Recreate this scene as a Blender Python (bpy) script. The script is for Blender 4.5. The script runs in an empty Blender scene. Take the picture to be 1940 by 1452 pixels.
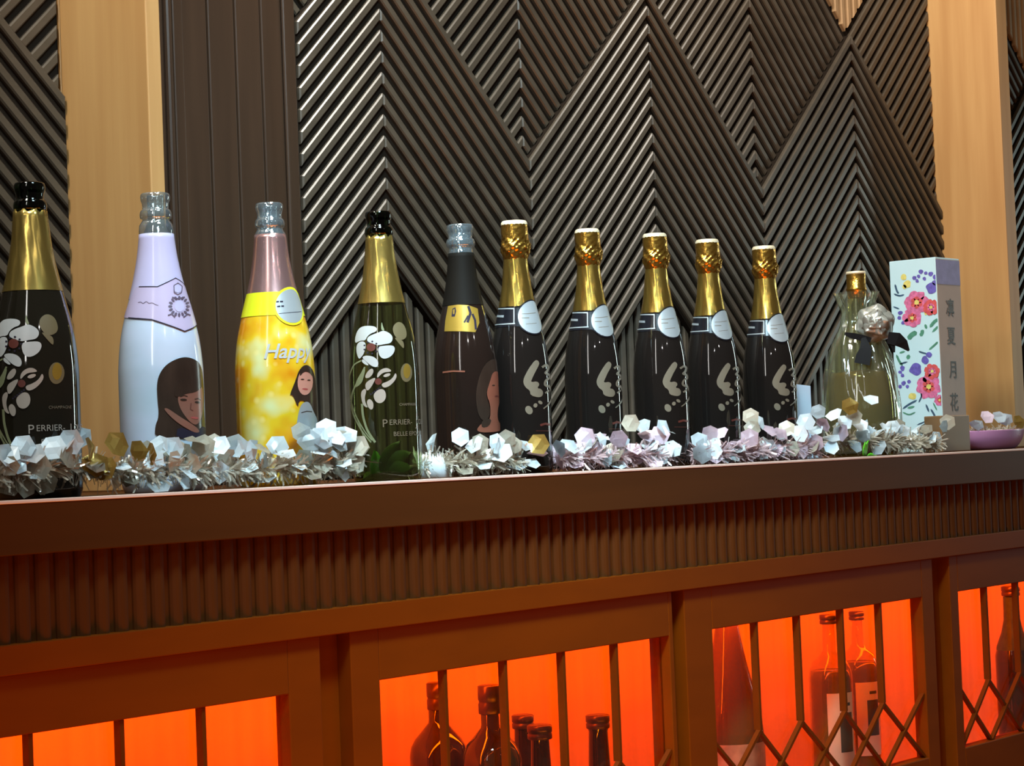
import bpy, bmesh, math, random
import numpy as np
from mathutils import Vector, Matrix
from mathutils.geometry import tessellate_polygon
random.seed(7)
PI = math.pi
SC = bpy.context.scene
COL = SC.collection
ZS = 1.10                      # top of the back counter above the floor
CAMZ = ZS + 0.0262
F = 3900.0                     # focal length in pixels of the 1940 px wide frame
YAW, PITCH, ROLL = 0.84793672, 0.03378322, 0.03922288

# ------------------------------------------------------------------ camera
def cam_axes():
    f0 = Vector((math.sin(YAW), math.cos(YAW), 0)); r0 = Vector((math.cos(YAW), -math.sin(YAW), 0)); u0 = Vector((0, 0, 1))
    f = f0*math.cos(PITCH) + u0*math.sin(PITCH); u = u0*math.cos(PITCH) - f0*math.sin(PITCH)
    return f, r0*math.cos(ROLL) - u*math.sin(ROLL), u*math.cos(ROLL) + r0*math.sin(ROLL)
CF, CR, CU = cam_axes()
cd = bpy.data.cameras.new('camera'); cam = bpy.data.objects.new('camera', cd); COL.objects.link(cam)
M3 = Matrix((CR, CU, -CF)).transposed()
cam.matrix_world = Matrix.Translation((0, 0, CAMZ)) @ M3.to_4x4()
cd.sensor_fit = 'HORIZONTAL'; cd.sensor_width = 36.0; cd.lens = F/1940*36.0; cd.clip_start = 0.05
SC.camera = cam

# ------------------------------------------------------------------ view, world, lights
SC.view_settings.view_transform = 'Standard'
SC.view_settings.look = 'None'
SC.view_settings.exposure = 0.0
SC.view_settings.gamma = 1.0
SC.view_settings.use_curve_mapping = False
w = bpy.data.worlds.new('world'); SC.world = w; w.use_nodes = True
w.node_tree.nodes['Background'].inputs[0].default_value = (0.75, 0.62, 0.50, 1)
w.node_tree.nodes['Background'].inputs[1].default_value = 0.06

def area(name, loc, target, sx, sy, power, color, spread=180):
    l = bpy.data.lights.new(name, 'AREA'); l.shape = 'RECTANGLE'; l.size = sx; l.size_y = sy
    l.energy = power; l.color = color; l.spread = math.radians(spread)
    o = bpy.data.objects.new(name, l); COL.objects.link(o); o.location = loc
    d = Vector(target) - Vector(loc)
    o.rotation_euler = d.to_track_quat('-Z', 'Y').to_euler()
    return o
def spot(name, loc, target, power, color, radius=0.02, angle=70, blend=0.6):
    l = bpy.data.lights.new(name, 'SPOT'); l.energy = power; l.color = color; l.shadow_soft_size = radius
    l.spot_size = math.radians(angle); l.spot_blend = blend
    o = bpy.data.objects.new(name, l); COL.objects.link(o); o.location = loc
    o.rotation_euler = (Vector(target) - Vector(loc)).to_track_quat('-Z', 'Y').to_euler()
    return o
COOL = (0.74, 0.90, 1.0)
WARM = (1.0, 0.72, 0.45)
area('left_light_panel', (-0.35, 0.75, ZS+1.00), (2.2, 1.95, ZS+0.45), 0.14, 1.0, 5, (1.0, 0.97, 0.92))
area('right_window_light', (5.2, 0.95, ZS+0.35), (2.2, 1.7, ZS+0.15), 0.10, 1.0, 7, (0.8, 1.0, 0.95))
area('front_ceiling_light', (1.2, 0.9, ZS+1.30), (2.0, 1.66, ZS), 0.30, 0.30, 9, (0.60, 0.87, 1.0), 70)
spot('wall_washer', (1.74, 1.60, ZS+1.50), (2.5, 1.95, ZS+0.45), 72, (1.0, 0.96, 0.86), 0.14, 120, 0.6)
spot('wall_washer.001', (0.75, 1.62, ZS+1.40), (1.30, 1.95, ZS+0.55), 46, (1.0, 0.93, 0.80), 0.10, 90, 0.8)
spot('wall_washer.002', (2.50, 1.52, ZS+1.45), (3.1, 1.95, ZS+0.45), 46, (1.0, 0.93, 0.84), 0.14, 90, 0.8)
spot('ceiling_spot', (1.10, 1.35, ZS+1.35), (1.46, 1.88, ZS+0.62), 9, WARM, 0.03, 50)
spot('ceiling_spot.001', (3.05, 1.60, ZS+1.20), (3.5, 1.9, ZS+0.80), 5, (1.0, 0.80, 0.60), 0.03, 75)
spot('ceiling_spot.002', (0.4, -0.6, ZS+1.3), (2.0, 1.68, ZS+0.1), 8, (1, 0.95, 0.9), 0.025, 60)
spot('ceiling_spot.003', (1.6, -0.9, ZS+1.3), (2.0, 1.68, ZS+0.1), 4, (1, 0.95, 0.9), 0.02, 60)
area('added_orange_fill', (1.3, 0.95, ZS-0.95), (1.6, 1.62, ZS-0.15), 2.4, 0.04, 13, (1.0, 0.24, 0.0))  # added unseen fill, tints the cabinet frames like glow from the doors
area('cabinet_strip_light', (2.25, 1.695, ZS-0.20), (2.25, 1.86, ZS-0.38), 3.6, 0.02, 11, (1.0, 0.090, 0.0))

# ------------------------------------------------------------------ helpers
def ray(px, py): return CF*F + CR*(px-970) + CU*(726-py)
def at(px, py, Y):
    d = ray(px, py); P = d*(Y/d.y); return Vector((P.x, P.y, P.z + CAMZ))
def at_x(px, py, X):
    d = ray(px, py); P = d*(X/d.x); return Vector((P.x, P.y, P.z + CAMZ))
def at_z(px, py, Z):
    d = ray(px, py); P = d*((Z-CAMZ)/d.z); return Vector((P.x, P.y, P.z + CAMZ))

def srgb(r, g, b):
    def c(v):
        v /= 255.0
        return v/12.92 if v <= 0.04045 else ((v+0.055)/1.055)**2.4
    return (c(r), c(g), c(b), 1.0)

def setin(b, **kw):
    for k, v in kw.items():
        k = k.replace('_', ' ')
        if k in b.inputs: b.inputs[k].default_value = v
def mat(name, col, rough=0.5, metal=0.0, noise=0.0, scale=(20, 20, 20), bump=0.0, bscale=60, coat=0.0, ior=1.5, trans=0.0, col2=None, emis=None):
    m = bpy.data.materials.new(name); m.use_nodes = True; nt = m.node_tree; N = nt.nodes; L = nt.links
    b = N['Principled BSDF']
    setin(b, Base_Color=col, Roughness=rough, Metallic=metal, Coat_Weight=coat, IOR=ior, Transmission_Weight=trans, Coat_Roughness=0.03)
    tc = N.new('ShaderNodeTexCoord')
    if noise > 0 or col2:
        mp = N.new('ShaderNodeMapping'); mp.inputs['Scale'].default_value = scale
        nz = N.new('ShaderNodeTexNoise'); nz.inputs['Scale'].default_value = 1.0; nz.inputs['Detail'].default_value = 4
        L.new(tc.outputs['Object'], mp.inputs[0]); L.new(mp.outputs[0], nz.inputs['Vector'])
        rp = N.new('ShaderNodeValToRGB'); rp.color_ramp.elements[0].position = 0.35; rp.color_ramp.elements[1].position = 0.65
        c2 = col2 or tuple(c*(1-noise) for c in col[:3])+(1,)
        rp.color_ramp.elements[0].color = c2; rp.color_ramp.elements[1].color = col
        L.new(nz.outputs[0], rp.inputs[0]); L.new(rp.outputs[0], b.inputs['Base Color'])
    if bump > 0:
        nb = N.new('ShaderNodeTexNoise'); nb.inputs['Scale'].default_value = bscale
        L.new(tc.outputs['Object'], nb.inputs['Vector'])
        bp = N.new('ShaderNodeBump'); bp.inputs['Strength'].default_value = bump; bp.inputs['Distance'].default_value = 0.004
        L.new(nb.outputs[0], bp.inputs['Height']); L.new(bp.outputs[0], b.inputs['Normal'])
    return m
def thin_glass(name, tint, refl=1.0, rough=0.02, body=None, bodyfac=0.0, base=0.05):
    """thin pane or wall of glass: clear transmission tinted by colour plus mirror reflection by angle"""
    m = bpy.data.materials.new(name); m.use_nodes = True; nt = m.node_tree; N = nt.nodes; L = nt.links
    N.remove(N['Principled BSDF']); out = N['Material Output']
    tr = N.new('ShaderNodeBsdfTransparent'); tr.inputs[0].default_value = tint
    gl = N.new('ShaderNodeBsdfGlossy'); gl.inputs['Roughness'].default_value = rough; gl.inputs[0].default_value = (refl, refl, refl, 1)
    fr = N.new('ShaderNodeLayerWeight'); fr.inputs['Blend'].default_value = 0.5
    p5 = N.new('ShaderNodeMath'); p5.operation = 'POWER'; p5.inputs[1].default_value = 4.0; L.new(fr.outputs['Facing'], p5.inputs[0])
    pw = N.new('ShaderNodeMath'); pw.operation = 'MULTIPLY_ADD'; pw.inputs[1].default_value = 0.90; pw.inputs[2].default_value = base
    L.new(p5.outputs[0], pw.inputs[0])
    mx = N.new('ShaderNodeMixShader'); L.new(pw.outputs[0], mx.inputs[0])
    src = tr.outputs[0]
    if body:
        df = N.new('ShaderNodeBsdfDiffuse'); df.inputs[0].default_value = body
        m2 = N.new('ShaderNodeMixShader'); m2.inputs[0].default_value = bodyfac
        L.new(tr.outputs[0], m2.inputs[1]); L.new(df.outputs[0], m2.inputs[2]); src = m2.outputs[0]
    L.new(src, mx.inputs[1]); L.new(gl.outputs[0], mx.inputs[2]); L.new(mx.outputs[0], out.inputs[0])
    return m

def link_mesh(name, bm, m, parent=None, smooth=False):
    me = bpy.data.meshes.new(name); bm.normal_update(); bm.to_mesh(me); bm.free()
    for k in (m if isinstance(m, (list, tuple)) else [m]): me.materials.append(k)
    if smooth:
        for p in me.polygons: p.use_smooth = True
    o = bpy.data.objects.new(name, me); COL.objects.link(o)
    if parent: o.parent = parent
    return o
def thing(name, label, cat, loc, group=None, rotz=0):
    o = bpy.data.objects.new(name, None); COL.objects.link(o); o.location = loc; o.rotation_euler = (0, 0, rotz)
    o.empty_display_size = 0.03
    o['label'] = label; o['category'] = cat
    if group: o['group'] = group
    return o
def tag(o, label=None, cat=None, group=None, kind=None):
    if label: o['label'] = label
    if cat: o['category'] = cat
    if group: o['group'] = group
    if kind: o['kind'] = kind
    return o
def box(bm, x0, x1, y0, y1, z0, z1, bev=0.0):
    r = bmesh.ops.create_cube(bm, size=1.0)
    for v in r['verts']:
        v.co = Vector((x0+(v.co.x+.5)*(x1-x0), y0+(v.co.y+.5)*(y1-y0), z0+(v.co.z+.5)*(z1-z0)))
    if bev > 0:
        es = list({e for v in r['verts'] for e in v.link_edges})
        bmesh.ops.bevel(bm, geom=es, offset=bev, segments=2, affect='EDGES', profile=0.5)
def lathe(bm, prof, seg=56, jitter=None, cx=0, cy=0, mi=0):
    rings = []
    for i, (r, z) in enumerate(prof):
        ring = []
        if r < 1e-6: ring = [bm.verts.new((cx, cy, z))]
        else:
            for k in range(seg):
                a = 2*PI*k/seg; rr, zz = (jitter(r, z, a) if jitter else (r, z))
                ring.append(bm.verts.new((cx+rr*math.cos(a), cy+rr*math.sin(a), zz)))
        rings.append(ring)
    for A, B in zip(rings, rings[1:]):
        if len(A) == 1 and len(B) == 1: continue
        for k in range(seg):
            if len(A) == 1: f = bm.faces.new((A[0], B[(k+1) % seg], B[k]))
            elif len(B) == 1: f = bm.faces.new((A[k], A[(k+1) % seg], B[0]))
            else: f = bm.faces.new((A[k], A[(k+1) % seg], B[(k+1) % seg], B[k]))
            f.material_index = mi
def tube(bm, pts, rad, seg=8):
    prev = None; n = len(pts); P = [Vector(p) for p in pts]
    for i in range(n):
        d = (P[min(i+1, n-1)]-P[max(i-1, 0)]).normalized()
        a = d.orthogonal().normalized() if prev is None else (prev - d*prev.dot(d)).normalized()
        prev = a; b = d.cross(a); r = rad[i] if isinstance(rad, (list, tuple)) else rad
        ring = [bm.verts.new(P[i]+a*(r*math.cos(2*PI*k/seg))+b*(r*math.sin(2*PI*k/seg))) for k in range(seg)]
        if i:
            for k in range(seg): bm.faces.new((last[k], last[(k+1) % seg], ring[(k+1) % seg], ring[k]))
        else: bm.faces.new(ring[::-1])
        last = ring
    bm.faces.new(last)
def smoothloop(pts, it=2):
    for _ in range(it):
        q = []
        for i in range(len(pts)):
            a = pts[i]; b = pts[(i+1) % len(pts)]
            q += [(a[0]*.75+b[0]*.25, a[1]*.75+b[1]*.25), (a[0]*.25+b[0]*.75, a[1]*.25+b[1]*.75)]
        pts = q
    return pts
def ell(cx, cy, rx, ry, rot=0, n=18):
    c, s = math.cos(rot), math.sin(rot)
    return [(cx+rx*math.cos(2*PI*k/n)*c-ry*math.sin(2*PI*k/n)*s, cy+rx*math.cos(2*PI*k/n)*s+ry*math.sin(2*PI*k/n)*c) for k in range(n)]
def stroke(pts, w):
    n = len(pts); L_, R_ = [], []
    for i in range(n):
        a = pts[max(i-1, 0)]; b = pts[min(i+1, n-1)]; dx, dy = b[0]-a[0], b[1]-a[1]; l = math.hypot(dx, dy) or 1
        ww = (w[i] if isinstance(w, (list, tuple)) else w)*0.5
        L_.append((pts[i][0]-dy/l*ww, pts[i][1]+dx/l*ww)); R_.append((pts[i][0]+dy/l*ww, pts[i][1]-dx/l*ww))
    return L_ + R_[::-1]
def dense(pts, n=4):
    q = []
    for a, b in zip(pts, pts[1:]):
        for i in range(n): q.append((a[0]+(b[0]-a[0])*i/n, a[1]+(b[1]-a[1])*i/n))
    q.append(pts[-1])
    for _ in range(3):
        q = [q[0]]+[((q[i-1][0]+2*q[i][0]+q[i+1][0])/4, (q[i-1][1]+2*q[i][1]+q[i+1][1])/4) for i in range(1, len(q)-1)]+[q[-1]]
    return q
def text_tris(s, size, shear=0.0, bold=0.0):
    """triangles of a line of lettering in 2D, left edge at 0, baseline at 0"""
    cu = bpy.data.curves.new('lettering', 'FONT'); cu.body = s; cu.size = size; cu.shear = shear; cu.offset = bold; cu.resolution_u = 3
    o = bpy.data.objects.new('lettering', cu); COL.objects.link(o)
    bpy.context.view_layer.update()
    me = bpy.data.meshes.new_from_object(o.evaluated_get(bpy.context.evaluated_depsgraph_get()))
    me.calc_loop_triangles()
    T = [[(me.vertices[i].co.x, me.vertices[i].co.y) for i in t.vertices] for t in me.loop_triangles]
    bpy.data.objects.remove(o); bpy.data.curves.remove(cu); bpy.data.meshes.remove(me)
    return T
def flat_bm(shapes, step_s=0.003, step_t=0.006):
    """shapes: list of (list of loops or triangles, material index, layer) in 2D metres -> bmesh in (s, layer, t)"""
    bm = bmesh.new()
    for loops, mi, lay in shapes:
        for lp in loops:
            if len(lp) == 3: tr = [(0, 1, 2)]
            else: tr = tessellate_polygon([[Vector((p[0], p[1], 0)) for p in lp]])
            vs = [bm.verts.new((p[0], lay, p[1])) for p in lp]
            for t in tr:
                if len(set(t)) < 3: continue
                try:
                    f = bm.faces.new([vs[i] for i in t]); f.material_index = mi
                except ValueError: pass
    if not bm.verts: return bm
    for ax, st in ((0, step_s), (2, step_t)):
        lo = min(v.co[ax] for v in bm.verts); hi = max(v.co[ax] for v in bm.verts)
        k = math.floor(lo/st)+1
        while k*st < hi:
            co = [0, 0, 0]; co[ax] = k*st; no = [0, 0, 0]; no[ax] = 1
            bmesh.ops.bisect_plane(bm, geom=bm.verts[:]+bm.edges[:]+bm.faces[:], plane_co=co, plane_no=no, dist=1e-7)
            k += 1
    return bm
def fix_normals(o, fn):
    me = o.data; bm = bmesh.new(); bm.from_mesh(me); bm.normal_update()
    for f in bm.faces:
        if f.normal.dot(fn(f.calc_center_median())) < 0: f.normal_flip()
    bm.to_mesh(me); bm.free()

# ------------------------------------------------------------------ materials
M = {}
M['slat'] = mat('dark_stained_slat', srgb(80, 70, 58), rough=0.36, noise=0.25, scale=(6, 6, 40))
M['slatback'] = mat('dark_panel_backing', srgb(32, 24, 17), rough=0.8, noise=0.2)
M['paleslat'] = mat('pale_wood_slat', srgb(170, 135, 95), rough=0.5, noise=0.15)
M['boards'] = mat('dark_brown_boards', srgb(62, 44, 31), rough=0.38, noise=0.2, scale=(60, 60, 3))
M['post'] = mat('tan_wood_post', srgb(196, 152, 96), rough=0.55, noise=0.0, scale=(35, 35, 2.2), col2=srgb(182, 136, 82))
M['fascia'] = mat('brown_counter_wood', srgb(78, 42, 14), rough=0.5, noise=0.12, scale=(3, 30, 40))
M['flute'] = mat('brown_fluted_wood', srgb(82, 42, 10), rough=0.6, noise=0.15, scale=(40, 40, 6))
M['cab'] = mat('cabinet_brown_wood', srgb(116, 52, 0), rough=0.55, noise=0.1, scale=(8, 30, 30))
M['cabback'] = mat('cabinet_back_wood', srgb(235, 190, 130), rough=0.6, noise=0.12, scale=(50, 50, 2.5))
M['muntin'] = mat('muntin_wood', srgb(100, 48, 6), rough=0.4, noise=0.1)
M['pane'] = thin_glass('door_glass', (0.97, 0.97, 0.97, 1))
M['floor'] = mat('dark_floor', srgb(60, 42, 30), rough=0.5, noise=0.3)
M['darkglass'] = mat('dark_bottle_glass', srgb(30, 27, 20), rough=0.06, coat=0.6, noise=0.1)
M['blackglass'] = mat('black_bottle_glass', srgb(26, 22, 20), rough=0.06, coat=0.6, noise=0.1)
M['brownblack'] = mat('dark_printed_glass', srgb(34, 24, 20), rough=0.10, coat=0.6, noise=0.15)
M['clear'] = thin_glass('clear_glass', (0.80, 0.86, 0.88, 1), refl=1.0, base=0.26, body=srgb(190, 214, 226), bodyfac=0.10)
M['greenglass'] = thin_glass('green_glass', (0.10, 0.16, 0.09, 1))
M['greenthin'] = thin_glass('olive_green_glass', (0.58, 0.64, 0.38, 1), body=srgb(50, 44, 26), bodyfac=0.16)
M['foilgold'] = mat('gold_neck_foil', srgb(206, 178, 96), rough=0.26, metal=0.9, noise=0.1, bump=0.05, bscale=40)
M['capgold'] = mat('gold_cap_foil', srgb(214, 164, 72), rough=0.24, metal=0.95, noise=0.15, bump=0.35, bscale=120)
M['capwhite'] = mat('champagne_cap_top', srgb(240, 225, 190), rough=0.4, metal=0.3, noise=0.05)
M['lav'] = mat('lavender_white_wrap', srgb(204, 216, 240), rough=0.16, coat=0.5, noise=0.0, scale=(8, 8, 14), col2=srgb(186, 206, 222))
M['lavcap'] = mat('lavender_capsule', srgb(196, 190, 226), rough=0.25, coat=0.3, noise=0.05)
M['lavband'] = mat('lilac_band', srgb(196, 182, 214), rough=0.25, coat=0.3, noise=0.05)
M['ink'] = mat('dark_print_ink', srgb(46, 42, 56), rough=0.4, noise=0.1)
M['crest'] = mat('crest_print', srgb(98, 84, 104), rough=0.4, noise=0.2)
M['hair'] = mat('dark_hair_print', srgb(60, 46, 38), rough=0.2, noise=0.35, scale=(60, 60, 18))
M['skin'] = mat('skin_print', srgb(196, 142, 124), rough=0.25, noise=0.12, scale=(40, 40, 40))
M['skin2'] = mat('darker_skin_print', srgb(140, 95, 80), rough=0.25, noise=0.12, scale=(40, 40, 40))  # darker skin tone of the portrait on the white bottle
M['lips'] = mat('lip_print', srgb(168, 84, 80), rough=0.3, noise=0.05)
M['rose'] = mat('rose_metal_capsule', srgb(214, 170, 168), rough=0.24, metal=0.85, noise=0.05)
M['lime'] = mat('yellow_green_band', srgb(222, 226, 40), rough=0.25, coat=0.3, noise=0.08)
M['silver'] = mat('silver_label', srgb(168, 176, 180), rough=0.35, metal=0.3, noise=0.08)
M['white'] = mat('white_print', srgb(186, 190, 190), rough=0.35, noise=0.06)
M['cream'] = mat('cream_petal_print', srgb(168, 160, 150), rough=0.35, noise=0.08)
M['grey'] = mat('warm_grey_calligraphy', srgb(116, 108, 92), rough=0.4, noise=0.08)
M['redbrown'] = mat('red_brown_print', srgb(96, 48, 40), rough=0.4, noise=0.1)
M['stem'] = mat('pale_green_stem_print', srgb(128, 136, 104), rough=0.35, noise=0.1)
M['olive'] = mat('olive_bud_print', srgb(112, 102, 74), rough=0.35, noise=0.1)
M['goldlabel'] = mat('gold_paper_label', srgb(182, 150, 62), rough=0.3, metal=0.5, noise=0.15)
M['facebrown'] = mat('reddish_face_print', srgb(138, 84, 66), rough=0.25, noise=0.15)
M['band'] = mat('black_neck_band', srgb(24, 24, 30), rough=0.2, coat=0.3, noise=0.1)
M['seqwhite'] = mat('white_pearl_sequin', srgb(226, 238, 244), rough=0.3, noise=0.04, coat=0.3)
M['seqshaded'] = mat('shaded_pearl_sequin', srgb(196, 190, 172), rough=0.35, noise=0.12, coat=0.3)  # white sequins turned from the light: their duller look painted in beige
M['seqpink'] = mat('pale_pink_sequin', srgb(222, 200, 212), rough=0.3, noise=0.08, coat=0.3)
M['seqgold'] = mat('gold_sequin', srgb(196, 162, 84), rough=0.3, metal=0.5, noise=0.1)
M['tinsel'] = thin_glass('silver_tinsel', (0.75, 0.72, 0.66, 1), rough=0.15, body=srgb(206, 196, 178), bodyfac=0.5)
M['tinselpink'] = thin_glass('pink_tinsel', (0.78, 0.68, 0.68, 1), rough=0.15, body=srgb(206, 180, 182), bodyfac=0.55)
M['pink'] = mat('pink_plastic', srgb(214, 150, 196), rough=0.35, noise=0.08, coat=0.2)
M['pinkleaf'] = mat('pink_ball', srgb(170, 110, 140), rough=0.4, noise=0.1)
M['leaf'] = mat('bright_green_leaf', srgb(96, 200, 40), rough=0.4, noise=0.3, scale=(80, 80, 80))
M['leafdark'] = mat('dark_green_leaf', srgb(70, 96, 30), rough=0.45, noise=0.4, scale=(80, 80, 80))
M['card'] = mat('white_plastic_card', srgb(206, 226, 242), rough=0.35, noise=0.03)
M['boxpale'] = mat('pale_blue_white_box', srgb(196, 228, 236), rough=0.45, noise=0.04)
M['boxside'] = mat('box_side_paper', srgb(176, 148, 130), rough=0.5, noise=0.1)
M['violet'] = mat('violet_band_print', srgb(140, 132, 182), rough=0.5, noise=0.2, scale=(60, 60, 60))
M['pflower'] = mat('pink_flower_print', srgb(226, 120, 166), rough=0.5, noise=0.35, scale=(180, 180, 180))
M['rflower'] = mat('red_flower_print', srgb(220, 92, 92), rough=0.5, noise=0.3, scale=(180, 180, 180))
M['bflower'] = mat('blue_violet_flower_print', srgb(108, 98, 186), rough=0.5, noise=0.3, scale=(180, 180, 180))
M['yflower'] = mat('yellow_flower_print', srgb(226, 214, 120), rough=0.5, noise=0.2, scale=(180, 180, 180))
M['gleaf'] = mat('green_leaf_print', srgb(86, 150, 124), rough=0.5, noise=0.3, scale=(120, 120, 120))
M['nleaf'] = mat('slate_leaf_print', srgb(62, 92, 118), rough=0.5, noise=0.3, scale=(120, 120, 120))
M['boxred'] = mat('red_seal_print', srgb(178, 72, 60), rough=0.5, noise=0.1)
M['boxink'] = mat('brown_calligraphy', srgb(58, 44, 38), rough=0.5, noise=0.15)
M['flask'] = thin_glass('yellow_green_glass', (0.86, 0.82, 0.50, 1), body=srgb(120, 112, 50), bodyfac=0.10)
M['wine'] = thin_glass('golden_liquid', (0.52, 0.42, 0.14, 1), body=srgb(112, 86, 14), bodyfac=0.75)
M['film'] = thin_glass('cellophane_film', (0.93, 0.95, 0.90, 1), rough=0.10, body=srgb(210, 220, 190), bodyfac=0.05)
M['satin'] = mat('silver_grey_satin', srgb(170, 170, 160), rough=0.28, metal=0.35, noise=0.2, scale=(90, 90, 90))
M['matcap'] = mat('matt_black_capsule', srgb(22, 19, 15), rough=0.65, noise=0.1)
M['edge'] = mat('painted_edge_sheen', srgb(240, 214, 200), rough=0.4, noise=0.08)  # bright reflection on the counter edge, put into the colour
M['ribbon'] = mat('black_ribbon', srgb(18, 15, 16), rough=0.5, noise=0.15)
M['tanglass'] = thin_glass('tan_frosted_box', (0.80, 0.74, 0.64, 1), rough=0.3, body=srgb(146, 106, 68), bodyfac=0.75)
M['amber'] = thin_glass('amber_bottle_glass', (0.20, 0.12, 0.02, 1), body=srgb(60, 50, 10), bodyfac=0.4, base=0.08)
M['palebottle'] = thin_glass('pale_spirit_glass', (0.90, 0.84, 0.62, 1), body=srgb(200, 170, 60), bodyfac=0.10)
M['sakered'] = thin_glass('dull_brown_bottle_glass', (0.55, 0.4, 0.25, 1), body=srgb(120, 84, 36), bodyfac=0.65)
M['spirit'] = thin_glass('olive_spirit', (0.45, 0.36, 0.12, 1), body=srgb(130, 120, 40), bodyfac=0.45)
M['caplid'] = mat('dark_screw_cap', srgb(96, 70, 40), rough=0.3, metal=0.6, noise=0.15)
M['labelpaper'] = mat('cream_label_paper', srgb(232, 214, 170), rough=0.5, noise=0.08)
M['labelpatch'] = mat('dark_label_panel', srgb(70, 76, 60), rough=0.5, noise=0.1)
M['labelred'] = mat('worn_red_label', srgb(200, 150, 110), rough=0.5, noise=0.4, scale=(50, 50, 50))
for k in ('fascia', 'flute', 'cab', 'muntin', 'slatback', 'ribbon', 'matcap', 'ink'): M[k].node_tree.nodes['Principled BSDF'].inputs['Specular IOR Level'].default_value = 0.1
# bottle print with soft golden lights
def bokeh_mat():
    m = mat('golden_bokeh_print', srgb(232, 170, 30), rough=0.16, coat=0.5); nt = m.node_tree; N = nt.nodes; L = nt.links; b = N['Principled BSDF']
    tc = N['Texture Coordinate']
    n1 = N.new('ShaderNodeTexNoise'); n1.inputs['Scale'].default_value = 22; n1.inputs['Detail'].default_value = 2
    v = N.new('ShaderNodeTexVoronoi'); v.inputs['Scale'].default_value = 70
    L.new(tc.outputs['Object'], n1.inputs['Vector']); L.new(tc.outputs['Object'], v.inputs['Vector'])
    r = N.new('ShaderNodeValToRGB'); e = r.color_ramp.elements
    e[0].position = 0.38; e[0].color = srgb(214, 142, 20); e[1].position = 0.70; e[1].color = srgb(214, 220, 160)
    k = r.color_ramp.elements.new(0.52); k.color = srgb(226, 190, 40)
    L.new(n1.outputs[0], r.inputs[0])
    r2 = N.new('ShaderNodeValToRGB'); r2.color_ramp.elements[0].position = 0.10; r2.color_ramp.elements[0].color = (1, 1, 1, 1); r2.color_ramp.elements[1].position = 0.32; r2.color_ramp.elements[1].color = (0, 0, 0, 1)
    L.new(v.outputs['Distance'], r2.inputs[0])
    mx = N.new('ShaderNodeMix'); mx.data_type = 'RGBA'; mx.inputs['B'].default_value = srgb(240, 226, 150)
    mu = N.new('ShaderNodeMath'); mu.operation = 'MULTIPLY'; mu.inputs[1].default_value = 0.45
    L.new(r2.outputs[0], mu.inputs[0]); L.new(mu.outputs[0], mx.inputs['Factor']); L.new(r.outputs[0], mx.inputs['A'])
    L.new(mx.outputs['Result'], b.inputs['Base Color'])
    return m
M['bokeh'] = bokeh_mat()

# ------------------------------------------------------------------ room shell
YW = 1.95                                   # plane of the front slats' backing
def struct(name, bm, m, parent=None, smooth=False):
    o = link_mesh(name, bm, m, parent, smooth)
    if not parent: o['kind'] = 'structure'
    return o
bm = bmesh.new(); box(bm, -0.9, 5.4, YW+0.014, YW+0.10, 0, 2.9); wall = struct('wall_back', bm, M['slatback'])
bm = bmesh.new(); box(bm, -0.9, 5.4, -2.2, YW+0.10, -0.06, 0); struct('floor', bm, M['floor'])

def clip(poly, nx, nz, c):
    """keep nx*x+nz*z >= c"""
    out = []
    for i in range(len(poly)):
        a = poly[i]; b = poly[(i+1) % len(poly)]
        da = a[0]*nx+a[1]*nz-c; db = b[0]*nx+b[1]*nz-c
        if da >= 0: out.append(a)
        if (da >= 0) != (db >= 0):
            t = da/(da-db); out.append((a[0]+(b[0]-a[0])*t, a[1]+(b[1]-a[1])*t))
    return out
def inset(poly, d):
    n = len(poly); A = sum(poly[i][0]*poly[(i+1) % n][1]-poly[(i+1) % n][0]*poly[i][1] for i in range(n))
    if A < 0: poly = poly[::-1]
    L_ = []
    for i in range(n):
        a = poly[i]; b = poly[(i+1) % n]; dx, dz = b[0]-a[0], b[1]-a[1]; l = math.hypot(dx, dz)
        nx, nz = -dz/l, dx/l; L_.append((nx, nz, nx*a[0]+nz*a[1]+d))
    out = []
    for i in range(n):
        a = L_[i-1]; b = L_[i]; det = a[0]*b[1]-b[0]*a[1]
        if abs(det) < 1e-9: out.append((poly[i][0]+b[0]*d, poly[i][1]+b[1]*d)); continue
        out.append(((a[2]*b[1]-b[2]*a[1])/det, (a[0]*b[2]-b[0]*a[2])/det))
    return poly, out
def clean(poly):
    q = []
    for p in poly:
        if not q or math.hypot(p[0]-q[-1][0], p[1]-q[-1][1]) > 0.0015: q.append(p)
    if len(q) > 1 and math.hypot(q[0][0]-q[-1][0], q[0][1]-q[-1][1]) <= 0.0015: q.pop()
    return q
def slat(bm, poly, yb, yf):
    poly = clean(poly)
    if len(poly) < 3: return
    n = len(poly); A = abs(sum(poly[i][0]*poly[(i+1) % n][1]-poly[(i+1) % n][0]*poly[i][1] for i in range(n)))/2
    if A < 3e-5: return
    rings = []
    for d, y in ((0, yb), (0, yf+0.0019), (0.0019, yf)):
        base, q = inset(poly, d)
        rings.append([bm.verts.new((p[0], y, p[1])) for p in (q if d else base)])
    for R1, R2 in zip(rings, rings[1:]):
        for i in range(len(R1)):
            j = (i+1) % len(R1); bm.faces.new((R1[i], R1[j], R2[j], R2[i]))
    bm.faces.new(rings[-1])
SP = 0.0287; SW = 0.0160; HW = 0.29776
XA = 1.96753                               # ridge of the first chevron
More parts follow.
